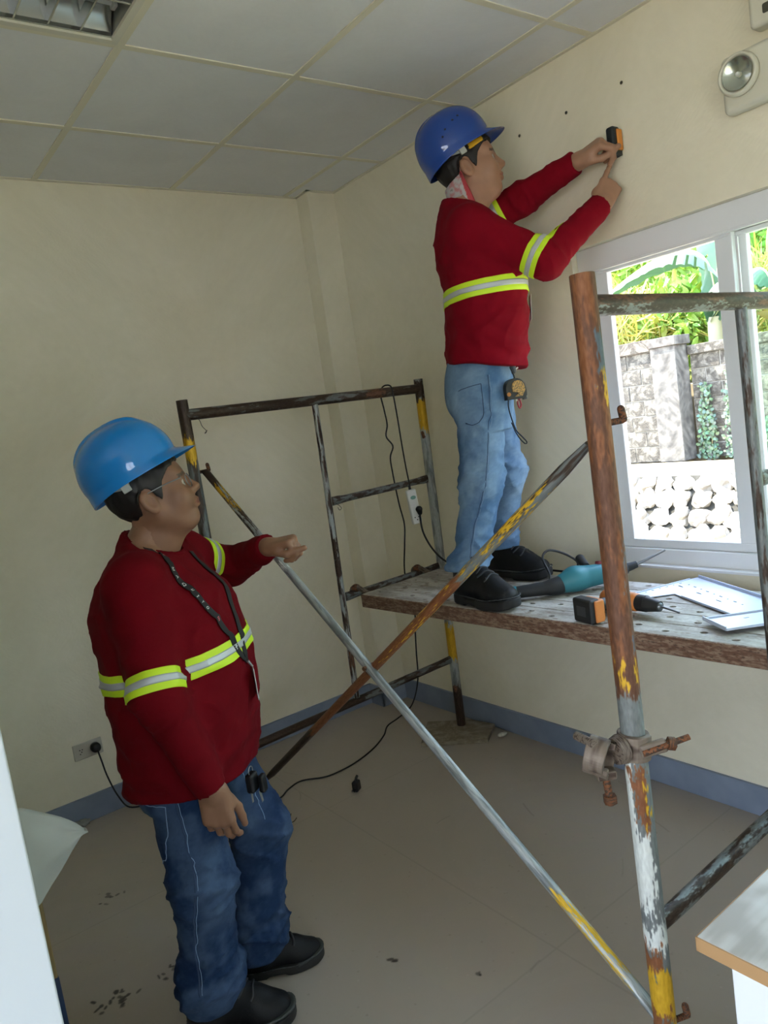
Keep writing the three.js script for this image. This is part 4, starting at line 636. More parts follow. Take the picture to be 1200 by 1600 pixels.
const w2wrR = [2.262, 2.165, -1.607], w2wrL = [2.298, 2.345, -1.715];
const W2 = person({
  F: [0.77, 0.638], seed: 7.1, floorY: 0.85, skin: lin(0.36, 0.19, 0.115).toArray(), shirt: [0.2, 0.0018, 0.010], headScale: 1.0,
  headC: [2.056, 2.398, -1.992], headFwd: [0.66, 0.22, 0.72], headUp: [0, 1, 0], neck: [2.02, 2.245, -2.025], hairline: hairLine,
  trunk: [sec(1.60, 1.988, -1.988, 0.18, 0.145, 0.135), sec(1.72, 1.996, -1.983, 0.188, 0.155, 0.138), sec(1.86, 2.012, -1.972, 0.19, 0.152, 0.14), sec(2.0, 2.028, -1.974, 0.198, 0.145, 0.145), sec(2.12, 2.032, -1.99, 0.185, 0.125, 0.148), sec(2.22, 2.026, -2.012, 0.135, 0.075, 0.11), sec(2.275, 2.02, -2.02, 0.08, 0.05, 0.07)],
  collarC: [2.025, 2.275, -2.02], collarN: [0.34, 0.9, 0.27], hemY: 1.69, hemTilt: -0.18,
  shR: [1.918, 2.158, -1.892], elR: [2.046, 2.0, -1.685], wrR: w2wrR, shL: [2.125, 2.205, -2.125], elL: [2.255, 2.29, -1.94], wrL: w2wrL, sleeve: 0.06,
  handR: handBones(w2wrR, [0.62, 0.78, 0.1], [-0.55, 0.25, 0.8], -1, pointing, [[-0.1, 0.8, -0.6], [-0.5, 0.8, -0.3], [-0.4, 0.9, 0]], 0.98),
  handL: handBones(w2wrL, [0.25, 0.34, 0.9], [-0.6, 0.78, -0.1], 1, grip, [[0.0, 0.9, -0.45], [-0.3, 0.9, -0.2], [-0.2, 0.95, 0.1]], 1.1),
  bandC: [2.016, 1.948, -1.973], bandN: [-0.03, 1, -0.03], armBand: [0.86, 0.55],
  hips: [sec(1.46, 1.982, -1.992, 0.14, 0.085, 0.09), sec(1.56, 1.978, -1.995, 0.165, 0.105, 0.135), sec(1.66, 1.98, -1.993, 0.165, 0.115, 0.135), sec(1.76, 1.985, -1.988, 0.155, 0.12, 0.115)],
  hipR: [1.915, 1.58, -1.945], hipL: [2.045, 1.58, -2.045], knR: [1.882, 1.285, -1.958], knL: [2.115, 1.285, -2.062], anR: [1.812, 0.965, -2.018], anL: [2.148, 0.965, -2.185], legR: [0.09, 0.070, 0.060], bunch: 0.012, legHem: 0.125,
  jeanTop: (x, z) => 1.74, jean: [0.075, 0.15, 0.27], jeanPale: [0.27, 0.39, 0.52],
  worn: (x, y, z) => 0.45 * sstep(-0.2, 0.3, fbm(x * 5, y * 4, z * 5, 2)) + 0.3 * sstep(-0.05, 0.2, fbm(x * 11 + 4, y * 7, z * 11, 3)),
  seams: (A, m, lat, f) => {
    const side = (y, k, o, t = clamp((1.58 - y) / 0.3)) => [lerp(1.915, 1.882, t) + lat[0] * o + f[0] * k, y, lerp(-1.945, -1.958, t) + lat[2] * o + f[2] * k];
    const s = [[[side(1.66, 0.03, 0.12), side(1.55, 0.025, 0.11), side(1.42, 0.02, 0.1), side(1.29, 0.01, 0.1), [1.79, 1.14, -1.93], [1.77, 1.0, -1.96]], 32, 0.001, true]];
    s.push([s[0][0].map((p) => A(p, m(f, 0.007))), 32, 0.0009, false]);
    const pk = (u, y) => [1.915 + lat[0] * 0.1 - f[0] * u, y, -1.945 + lat[2] * 0.1 - f[2] * u];
    s.push([[pk(0.0, 1.63), pk(0.06, 1.628), pk(0.13, 1.626)], 12, 0.0012, true], [[pk(0.0, 1.63), pk(0.002, 1.56), pk(0.008, 1.515), pk(0.05, 1.49), pk(0.1, 1.505)], 16, 0.0012, true]);
    return s;
  },
  heelR: [1.802, -2.086], toeR: [1.792, -1.758], heelL: [2.138, -2.262], toeL: [2.188, -1.945], greyToe: false,
  helmetC: [2.030, 2.446, -2.012], helmetFwd: [0.76, 0.42, 0.50], helmetUp: [-0.33, 0.91, -0.24], helmetR: [0.118, 0.136, 0.165], helmetColor: lin(0.006, 0.055, 0.30), flatTop: false, strapTilt: 0.3,
  vents: [[-1.95, 0.27], [-1.8, 0.34], [-1.5, 0.4], [-1.3, 0.42]],
}, 'worker in dark blue hard hat standing on the platform, reaching to the wall');

// ---- worn details of worker 1
{
  const ribbon = (pts, w, lift, sdf, n = 60) => { // flat strap lying on a surface
    const cv = new THREE.CatmullRomCurve3(pts.map((p) => V(...p))), pos = [], uv = [], ix = [], P = [], e = 0.004;
    for (let i = 0; i <= n; i++) { const v = cv.getPoint(i / n); P.push(V(...snap(sdf, [v.x, v.y, v.z], lift))); }
    for (let i = 0; i <= n; i++) {
      const p = P[i], t = P[Math.min(i + 1, n)].clone().sub(P[Math.max(i - 1, 0)]).normalize(), nn = V(sdf(p.x + e, p.y, p.z) - sdf(p.x - e, p.y, p.z), sdf(p.x, p.y + e, p.z) - sdf(p.x, p.y - e, p.z), sdf(p.x, p.y, p.z + e) - sdf(p.x, p.y, p.z - e)).normalize(), s = t.clone().cross(nn).normalize();
      for (const [k, o] of [[-1, 0.0012], [1, 0.0012], [1, -0.0006], [-1, -0.0006]]) { const q = p.clone().addScaledVector(s, k * w / 2).addScaledVector(nn, o); pos.push(q.x, q.y, q.z); uv.push(i / n, k < 0 ? 1 : 0); }
    }
    for (let i = 0; i < n; i++) for (const [a, b] of [[0, 1], [1, 2], [2, 3], [3, 0]]) ix.push(i * 4 + a, i * 4 + b, i * 4 + 4 + a, i * 4 + b, i * 4 + 4 + b, i * 4 + 4 + a);
    const g = new THREE.BufferGeometry(); g.setAttribute('position', new THREE.Float32BufferAttribute(pos, 3)); g.setAttribute('uv', new THREE.Float32BufferAttribute(uv, 2)); g.setIndex(ix); g.computeVertexNormals(); return g;
  };
  const tex = canvasTex(1024, 40, (g, w, h) => {
    g.fillStyle = '#0c0c0e'; g.fillRect(0, 0, w, h); g.textBaseline = 'middle'; g.textAlign = 'center';
    g.fillStyle = '#c9c9c6'; g.font = 'bold 27px sans-serif'; 'MAQUITO'.split('').forEach((c, i) => g.fillText(c, 352 + i * 42, 20));
    g.fillStyle = '#d06a70'; g.font = 'bold 30px sans-serif'; g.fillText('m', 272, 19); g.fillText('m', 692, 19);
  });
  const lan = mesh('lanyard', ribbon([[0.655, 1.335, -2.148], [0.662, 1.31, -2.013], [0.69, 1.25, -1.925], [0.725, 1.175, -1.865], [0.762, 1.105, -1.84], [0.795, 1.03, -1.835], [0.815, 0.965, -1.85]], 0.021, 0.004, W1.shirtF), M({ map: tex, roughness: 0.7 }), W1.me);
  mesh('lanyard_back_strap', ribbon([[0.80, 1.26, -2.06], [0.845, 1.18, -1.985], [0.85, 1.1, -1.92], [0.835, 1.02, -1.87], [0.82, 0.965, -1.852]], 0.021, 0.004, W1.shirtF), M({ color: '#0c0c0e', roughness: 0.7 }), lan);
  const c = snap(W1.shirtF, [0.825, 0.9, -1.86], 0.012);
  mesh('clip', rod(V(...snap(W1.shirtF, [0.817, 0.962, -1.852], 0.006)), V(c[0], c[1] + 0.045, c[2]), 0.004, 0.003, 8), M({ color: '#9a9da0', metalness: 0.7, roughness: 0.35 }), lan);
  mesh('identity_card', rbox(-0.028, 0.028, -0.043, 0.043, -0.001, 0.001, 0.001, 1).rotateY(1.2).translate(...c), M({ color: '#cfd3d2', roughness: 0.35 }), lan);
  // thin spectacles
  const gl = new THREE.Group(); gl.name = 'spectacles'; W1.me.add(gl); const gm = M({ color: '#8b8f90', metalness: 0.6, roughness: 0.35 });
  for (const s of [-1, 1]) { mesh('temple_arm', tube([[s * 0.084, 0.012, -0.005], [s * 0.081, 0.014, 0.04], [s * 0.068, 0.012, 0.092]].map((p) => W1.fromH(p)), 0.0016, 12, 6), gm, gl); const pts = []; for (let i = 0; i < 20; i++) { const a = i / 20 * 6.283; pts.push(W1.fromH([s * 0.036 + Math.cos(a) * 0.026, -0.004 + Math.sin(a) * 0.018, 0.104 - Math.abs(Math.cos(a)) * 0.004 * s * Math.sign(Math.cos(a)) * 1])); } mesh('lens_rim', tube(pts, 0.0014, 40, 6, true), gm, gl); }
}
{ // bunch of keys on worker 1's belt loop
  const k = thing('key_bunch', 'black key fob and keys hanging from the jeans of the floor worker', 'keys', [0.775, 0.635, -1.845]), bm = M({ color: '#101012', roughness: 0.5 }), km = M({ color: '#a8aaa8', metalness: 0.8, roughness: 0.3 });
  mesh('key_ring', new THREE.TorusGeometry(0.013, 0.0014, 6, 20).rotateY(0.7).translate(0, 0.03, 0), km, k); mesh('fob', rbox(-0.02, 0.018, -0.028, 0.026, -0.012, 0.012, 0.008, 3).rotateY(0.6), bm, k); mesh('fob', rbox(-0.012, 0.014, -0.03, 0.02, 0, 0.016, 0.006, 3).rotateY(0.6).translate(0.018, -0.004, 0.008), bm, k);
  mesh('key', rbox(-0.0045, 0.0045, -0.058, -0.02, -0.001, 0.001, 0.0008, 1).rotateZ(0.2).rotateY(0.6).translate(0.008, -0.006, 0.014), km, k); mesh('key', rbox(-0.004, 0.004, -0.05, -0.02, -0.001, 0.001, 0.0008, 1).rotateY(0.6).translate(-0.012, -0.002, 0.01), km, k);
}
// ---- worn details of worker 2
{
  const T = W2, H = (q) => T.toH(...q);
  const cloth = nets((x, y, z) => { const q = T.toH(x, y, z), d = headField.f(...q) - 0.014 - N3(q[0] * 30, q[1] * 40, q[2] * 30) * 0.006, n = cap([0, -0.06, -0.035], [0, -0.125, -0.05], 0.066, 0.06)(...q) - 0.012; return Math.max(smin(d, n, 0.02), q[1] + 0.018 - (q[2] + 0.03) * 0.25, -q[1] - 0.125, q[2] + 0.037 + q[1] * 0.12); }, [1.88, 2.2, -2.2], [2.16, 2.5, -1.84], 0.0038,
    (x, y, z) => { const q = T.toH(x, y, z), n = fbm(q[0] * 30 + 3, q[1] * 45, q[2] * 45, 3); let c = mix3([0.45, 0.42, 0.41], [0.46, 0.2, 0.2], sstep(0.0, 0.25, n)); c = mix3(c, [0.2, 0.17, 0.16], sstep(-0.12, -0.28, n)); return q[2] > -0.044 ? [0.42, 0.05, 0.06] : c; });
  mesh('neck_cloth', cloth, M({ vertexColors: true, roughness: 0.9 }), T.me);
  const wrap = nets((x, y, z) => { const q = T.toH(x, y, z), d = headField.f(...q) - 0.011; return Math.max(d, -(d + 0.006), 0.034 - q[1] + Math.max(0, q[2]) * 0.28, q[1] - 0.085, q[2] - 0.1); }, [1.9, 2.3, -2.16], [2.22, 2.56, -1.84], 0.0035,
    (x, y, z) => { const q = T.toH(x, y, z), s = Math.abs(fbm(q[1] * 30 + 2, q[2] * 42, q[0] * 8, 2)); return q[2] > 0.018 && q[2] < 0.072 && q[1] > 0.03 && q[1] < 0.075 && s > 0.05 ? [0.75, 0.42, 0.02] : [0.012, 0.012, 0.013]; });
  mesh('headwrap', wrap, M({ vertexColors: true, roughness: 0.9 }), T.me);
  // white slatted belt showing below the hem, and the pale edge of a hanging card
  const bpts = [0, 1, 2, 3].map((i) => snap(T.jeanF, [1.985 + i * 0.011, 1.688 - i * 0.011, -1.845 - i * 0.002], 0.004)), beltM = M({ color: '#d8d8d2', roughness: 0.5 });
  const belt = mesh('belt', tube(bpts, 0.012, 12, 8).scale(1, 1, 1), M({ color: '#3b4148', roughness: 0.6 }), T.me);
  for (let i = 0; i < 4; i++) mesh('belt_stripe', rod(V(...add(bpts[i], [-0.012, 0.004, 0.010])), V(...add(bpts[i], [0.01, 0.012, 0.014])), 0.0032, 0.0032, 8), beltM, belt);
  const c = snap(T.shirtF, [2.13, 1.875, -1.855], 0.01); mesh('identity_card', rbox(-0.026, 0.026, -0.045, 0.045, -0.001, 0.001, 0.001, 1).rotateY(0.85).rotateZ(-0.1).translate(...c), M({ color: '#d5d6d2', roughness: 0.4 }), T.me);
}
{ // tape measure clipped at the hip
  const p = snap(W2.jeanF, [1.956, 1.592, -1.82], 0.022), t = thing('tape_measure', 'worn black and orange tape measure clipped to the platform worker jeans', 'tape measure', p); t.rotation.y = -0.42; // faces the viewer
  const body = new THREE.Shape(); body.moveTo(-0.034, -0.03); body.lineTo(0.03, -0.03); body.lineTo(0.036, -0.022); body.quadraticCurveTo(0.04, 0.034, 0.002, 0.036); body.quadraticCurveTo(-0.038, 0.034, -0.036, -0.004); body.closePath();
  const g = new THREE.ExtrudeGeometry(body, { depth: 0.03, bevelEnabled: true, bevelSize: 0.003, bevelThickness: 0.003, bevelSegments: 2, curveSegments: 10 }); g.translate(0, 0, -0.015);
  const yel = M({ map: dataTex(128, 128, (u, v) => { const n = torus(u, v, 16, 3, 2); return mix3([0.73, 0.55, 0.28], [0.36, 0.33, 0.24], sstep(-0.1, 0.22, n)); }, true, [14, 14]), roughness: 0.55 }), blk = M({ color: '#2b2b28', roughness: 0.6 });
  mesh('case', g, blk, t);
  const face = new THREE.Shape(); face.moveTo(-0.014, -0.006); face.quadraticCurveTo(-0.02, 0.026, 0.002, 0.03); face.quadraticCurveTo(0.03, 0.03, 0.03, -0.004); face.lineTo(0.018, -0.024); face.lineTo(-0.008, -0.024); face.lineTo(0.008, -0.012); face.closePath();
  mesh('face_plate', new THREE.ExtrudeGeometry(face, { depth: 0.003, bevelEnabled: true, bevelSize: 0.001, bevelThickness: 0.001, bevelSegments: 1 }).translate(0, 0, 0.018), yel, t);
  mesh('tape_hook', rbox(0.028, 0.04, -0.038, -0.028, -0.008, 0.008, 0.001, 1), M({ color: '#555', metalness: 0.6, roughness: 0.4 }), t);
  mesh('button', new THREE.CylinderGeometry(0.007, 0.007, 0.006, 14).rotateX(Math.PI / 2).translate(-0.03, -0.014, 0.018), M({ color: '#a86a2a', roughness: 0.6 }), t);
  mesh('wrist_loop', tube([[-0.03, -0.02, 0.012], [-0.036, -0.055, 0.016], [-0.03, -0.1, 0.018], [-0.02, -0.14, 0.022], [-0.004, -0.165, 0.03], [0.008, -0.185, 0.034], [0.004, -0.19, 0.034], [-0.012, -0.172, 0.03], [-0.024, -0.145, 0.024], [-0.033, -0.11, 0.018]], 0.0022, 50, 6), M({ color: '#16202a', roughness: 0.8 }), t);
}
{ // key strap beside it
  const p = snap(W2.jeanF, [2.0, 1.62, -1.80], 0.016), t = thing('key_strap', 'keys on a red cord loop hanging beside the tape measure', 'keys', p), red = M({ color: '#8d2b30', roughness: 0.7 }), km = M({ color: '#c9c8be', metalness: 0.7, roughness: 0.35 });
  mesh('strap', tube([[-0.012, 0.05, -0.002], [-0.004, 0.02, 0.003], [0.002, -0.01, 0.004]], 0.003, 12, 6), M({ color: '#22262a', roughness: 0.7 }), t);
  mesh('clasp', rbox(-0.008, 0.01, -0.034, -0.014, -0.005, 0.008, 0.003), M({ color: '#3a3631', roughness: 0.5 }), t);
  mesh('cord_loop', tube([[0.0, -0.03, 0.004], [-0.001, -0.055, 0.006], [-0.006, -0.082, 0.008], [0.002, -0.096, 0.008], [0.01, -0.084, 0.008], [0.004, -0.055, 0.006], [0.003, -0.03, 0.004]], 0.003, 36, 6), red, t);
  for (const [x, a] of [[0.012, 0.35], [-0.008, -0.05]]) mesh('key', rbox(-0.004, 0.004, -0.04, 0, -0.001, 0.001, 0.0008, 1).rotateZ(a).translate(x, -0.03, 0.008), km, t);
}
{ // hand tool pressed to the wall
  const t = thing('wall_detector', 'black and orange handheld tool held against the wall by both hands', 'tool', [2.36, 2.375, -1.598]), blk = M({ color: '#161d22', roughness: 0.5 }), org = M({ color: '#d98a34', roughness: 0.5 });
  mesh('body', rbox(-0.022, 0.018, -0.05, 0.05, -0.018, 0.014, 0.009, 3), blk, t); mesh('side_grip', rbox(-0.004, 0.022, -0.03, 0.04, 0.008, 0.02, 0.005, 2), org, t); mesh('sensor_pad', rbox(0.016, 0.027, -0.044, 0.044, -0.014, 0.01, 0.002, 2), M({ color: '#30363a', roughness: 0.6 }), t);
}

// ---------------------------------------------------------------- fittings
{ // recessed louvre light, switched off
  const [x0, x1, z0, z1] = troffer, t = thing('ceiling_light', 'recessed fluorescent ceiling light with mirrored louvre, switched off', 'light', [0, 0, 0]);
  const wht = M({ color: '#d5d2c2', roughness: 0.45 }), mir = M({ color: '#b9bcb6', metalness: 0.9, roughness: 0.16 });
  mesh('trim_frame', mergeGeometries([box(x0 + 0.013, x1 - 0.013, HC - 0.006, HC + 0.004, z0 + 0.013, z0 + 0.034), box(x0 + 0.013, x1 - 0.013, HC - 0.006, HC + 0.004, z1 - 0.034, z1 - 0.013), box(x0 + 0.013, x0 + 0.034, HC - 0.006, HC + 0.004, z0 + 0.034, z1 - 0.034), box(x1 - 0.034, x1 - 0.013, HC - 0.006, HC + 0.004, z0 + 0.034, z1 - 0.034)]), wht, t);
  mesh('housing', mergeGeometries([box(x0 + 0.02, x1 - 0.02, HC + 0.11, HC + 0.116, z0 + 0.02, z1 - 0.02), box(x0 + 0.02, x1 - 0.02, HC + 0.004, HC + 0.11, z0 + 0.02, z0 + 0.026), box(x0 + 0.02, x1 - 0.02, HC + 0.004, HC + 0.11, z1 - 0.026, z1 - 0.02), box(x0 + 0.02, x0 + 0.026, HC + 0.004, HC + 0.11, z0 + 0.026, z1 - 0.026), box(x1 - 0.026, x1 - 0.02, HC + 0.004, HC + 0.11, z0 + 0.026, z1 - 0.026)]), M({ color: '#8f918c', roughness: 0.5 }), t);
  const zi0 = z0 + 0.034, zi1 = z1 - 0.034, xi0 = x0 + 0.034, xi1 = x1 - 0.034, nc = 3, w = (zi1 - zi0) / nc;
  for (let k = 0; k < nc; k++) { // parabolic troughs with a tube in each
    const za = zi0 + k * w, pr = []; for (let i = 0; i <= 10; i++) { const s = i / 10 * 2 - 1; pr.push(new THREE.Vector2(za + w / 2 + s * (w / 2 - 0.004), HC + 0.082 - 0.072 * Math.abs(s) ** 2.2)); }
    const pos = [], ix = []; pr.forEach((p, i) => { pos.push(xi0, p.y, p.x, xi1, p.y, p.x); if (i) ix.push(2 * i - 2, 2 * i - 1, 2 * i, 2 * i - 1, 2 * i + 1, 2 * i); });
    const g = new THREE.BufferGeometry(); g.setAttribute('position', new THREE.Float32BufferAttribute(pos, 3)); g.setIndex(ix); g.computeVertexNormals();
    const rf = mesh('reflector', g, M({ color: '#c3c5c0', metalness: 0.9, roughness: 0.18, side: THREE.DoubleSide }), t);
    const tb = mesh('fluorescent_tube', rod(V(xi0 + 0.02, HC + 0.055, za + w / 2), V(xi1 - 0.02, HC + 0.055, za + w / 2), 0.013, 0.013, 14), M({ color: '#e6e8e4', roughness: 0.25 }), t);
    for (const x of [xi0 + 0.006, xi1 - 0.02]) mesh('lamp_holder', rbox(x, x + 0.014, HC + 0.035, HC + 0.075, za + w / 2 - 0.014, za + w / 2 + 0.014, 0.003), M({ color: '#dcdcd6', roughness: 0.5 }), tb);
    if (k) mesh('louvre_rail', rbox(xi0, xi1, HC + 0.002, HC + 0.04, za - 0.004, za + 0.004, 0.002), mir, t);
    for (let i = 1; i < 13; i++) { const x = xi1 - i * 0.088; mesh('louvre_blade', rbox(x - 0.003, x + 0.003, HC + 0.003, HC + 0.042, za + 0.004, za + w - 0.004, 0.002), mir, t); }
  }
  for (const s of [0, 1]) mesh('louvre_side', rbox(xi0, xi1, HC + 0.0, HC + 0.022, s ? zi1 - 0.006 : zi0, s ? zi1 : zi0 + 0.006, 0.002), mir, t);
}
{ // emergency light on the window wall
  const t = thing('emergency_light', 'cream emergency light box with a round clear lamp above the window', 'light', [XW, 2.385, -1.145]), wht = M({ color: '#d6d3c0', roughness: 0.45 });
  mesh('housing', rbox(-0.05, 0, -0.085, 0.078, -0.06, 0.36, 0.018, 4), wht, t);
  for (const z of [0.0, 0.3]) {
    const b = mesh('lamp_bezel', new THREE.LatheGeometry([[0.0, 0.0], [0.058, 0.0], [0.06, 0.012], [0.056, 0.022], [0.05, 0.024], [0.047, 0.016], [0.046, 0.008], [0.0, 0.004]].map((p) => new THREE.Vector2(...p)), 40).rotateZ(Math.PI / 2).translate(-0.05, 0.01, z), wht, t);
    mesh('lamp_reflector', new THREE.LatheGeometry([[0.004, 0.004], [0.02, 0.007], [0.036, 0.014], [0.045, 0.02]].map((p) => new THREE.Vector2(...p)), 32).rotateZ(Math.PI / 2).translate(-0.05, 0.01, z), M({ color: '#c9ccc6', metalness: 0.9, roughness: 0.2, side: THREE.DoubleSide }), b);
    mesh('bulb', new THREE.SphereGeometry(0.007, 12, 8).translate(-0.064, 0.01, z), M({ color: '#eef0ea', roughness: 0.15 }), b);
    const lens = new THREE.SphereGeometry(0.09, 36, 10, 0, Math.PI * 2, 0, 0.53); lens.translate(0, -0.09 * Math.cos(0.53), 0); const p = lens.attributes.position; for (let i = 0; i < p.count; i++) p.setY(i, p.getY(i) * 0.9 + 0.0008 * Math.sin(p.getX(i) * 700)); lens.computeVertexNormals(); lens.rotateZ(Math.PI / 2); lens.translate(-0.071, 0.01, z);
    mesh('lens', lens, new THREE.MeshPhysicalMaterial({ color: '#f4f6f2', transmission: 1, thickness: 0, roughness: 0.06, ior: 1.5, side: THREE.DoubleSide }), b);
  }
  const u = thing('wall_vent_box', 'small cream wall box with a dark slot above the emergency light', 'box', [XW, 2.57, -1.02]);
  mesh('case', rbox(-0.06, 0, -0.075, 0.09, -0.085, 0.3, 0.014, 3), wht, u); mesh('slot', rbox(-0.063, -0.05, -0.05, -0.022, -0.045, 0.24, 0.006, 2), M({ color: '#45463a', roughness: 0.7 }), u);
}
for (const [y, z, l] of [[2.558, -1.803, 'wall plug hole above the raised hand, middle of three'], [2.563, -2.031, 'wall plug hole nearest the dark blue hard hat'], [2.561, -1.567, 'wall plug hole farthest right on the wall above the tool']]) {
  const t = thing('wall_plug', l, 'wall plug', [XW, y, z], 'drilled holes in the wall');
  mesh('rim', new THREE.TorusGeometry(0.0045, 0.0014, 6, 18).rotateY(Math.PI / 2).translate(-0.001, 0, 0), M({ color: '#6a6450', roughness: 0.8 }), t); mesh('bore', new THREE.CylinderGeometry(0.0034, 0.0034, 0.004, 14).rotateZ(Math.PI / 2).translate(-0.0005, 0, 0), M({ color: '#2a261e', roughness: 0.9 }), t);
}
const cordMat = M({ color: '#141415', roughness: 0.55 }), plasticW = M({ color: '#dcdcd4', roughness: 0.4 }), plasticB = M({ color: '#121314', roughness: 0.45 });
{ // wall outlet with a round black plug
  const t = thing('wall_outlet', 'cream wall outlet low on the back wall with a black plug', 'outlet', [0.706, 0.316, ZB]);
  mesh('face_plate', rbox(-0.062, 0.062, -0.036, 0.036, 0, 0.009, 0.004, 3), M({ color: '#bdb8a8', roughness: 0.45 }), t);
  for (const [x, y] of [[-0.035, 0.008], [-0.024, 0.008], [-0.035, -0.01], [-0.028, -0.002]]) mesh('socket_hole', new THREE.CylinderGeometry(0.0026, 0.0026, 0.003, 8).rotateX(Math.PI / 2).translate(x, y, 0.009), M({ color: '#2a2722', roughness: 0.9 }), t);
  const p = thing('extension_cord', 'black extension cord looped over the scaffold top tube to the hanging outlet', 'cord', [0, 0, 0]);
  mesh('plug', new THREE.LatheGeometry([[0, 0], [0.021, 0], [0.022, 0.016], [0.019, 0.03], [0.01, 0.036], [0, 0.037]].map((q) => new THREE.Vector2(...q)), 24).rotateX(Math.PI / 2).translate(0.735, 0.318, ZB + 0.009), plasticB, p);
  const pts = [[0.737, 0.306, ZB + 0.042], [0.742, 0.26, ZB + 0.05], [0.755, 0.18, ZB + 0.04], [0.785, 0.07, ZB + 0.04], [0.815, 0.012, ZB + 0.05], [0.87, 0.005, ZB + 0.09], [1.0, 0.005, -3.2], [1.15, 0.005, -2.98], [1.306, 0.005, -2.865], [1.38, 0.005, -2.905], [1.456, 0.005, -2.925], [1.554, 0.005, -2.863], [1.64, 0.005, -2.855], [1.739, 0.005, -2.87], [1.87, 0.005, -2.92], [1.985, 0.005, -2.994], [2.07, 0.006, -3.07], [2.125, 0.03, -3.05], [2.115, 0.14, -2.9], [2.10, 0.3, -2.80], [2.095, 0.44, -2.775], [2.105, 0.55, -2.772], [2.115, 0.62, -2.77], [2.09, 0.72, -2.765], [2.09, 0.85, -2.768], [2.10, 0.97, -2.752], [2.115, 1.06, -2.752], [2.10, 1.16, -2.75], [2.085, 1.3, -2.745], [2.085, 1.385, -2.745], [2.108, 1.43, -2.745], [2.075, 1.48, -2.742], [2.09, 1.53, -2.742], [2.085, 1.6, -2.742], [2.08, 1.67, -2.744], [2.088, 1.702, -2.735], [2.096, 1.708, -2.712], [2.102, 1.699, -2.69], [2.104, 1.66, -2.684], [2.108, 1.56, -2.682], [2.112, 1.42, -2.682], [2.118, 1.31, -2.682], [2.124, 1.23, -2.681]];
  mesh('cable', tube(pts, 0.0036, 420, 7), cordMat, p);
  // hanging trailing socket
  const s = thing('hanging_outlet', 'white trailing outlet hanging beside the far scaffold post', 'outlet', [2.128, 1.145, -2.68]); s.rotation.set(0, -0.35, 0.08);
  mesh('strain_relief', rod(V(0, 0.078, 0), V(0, 0.1, 0), 0.007, 0.0045, 12), plasticB, s); mesh('case', rbox(-0.023, 0.023, -0.082, 0.08, -0.014, 0.014, 0.007, 3), plasticW, s);
  mesh('label_mark', new THREE.CylinderGeometry(0.011, 0.011, 0.001, 24).scale(1.2, 1, 0.8).rotateX(Math.PI / 2).translate(0.002, 0.042, 0.0142), M({ color: '#6f9c8c', roughness: 0.5 }), s);
  for (const [x, y] of [[-0.009, -0.05], [0.009, -0.05], [0, -0.062]]) mesh('socket_hole', new THREE.CylinderGeometry(0.003, 0.003, 0.002, 8).rotateX(Math.PI / 2).translate(x, y, 0.0142), M({ color: '#33322e', roughness: 0.9 }), s);
}
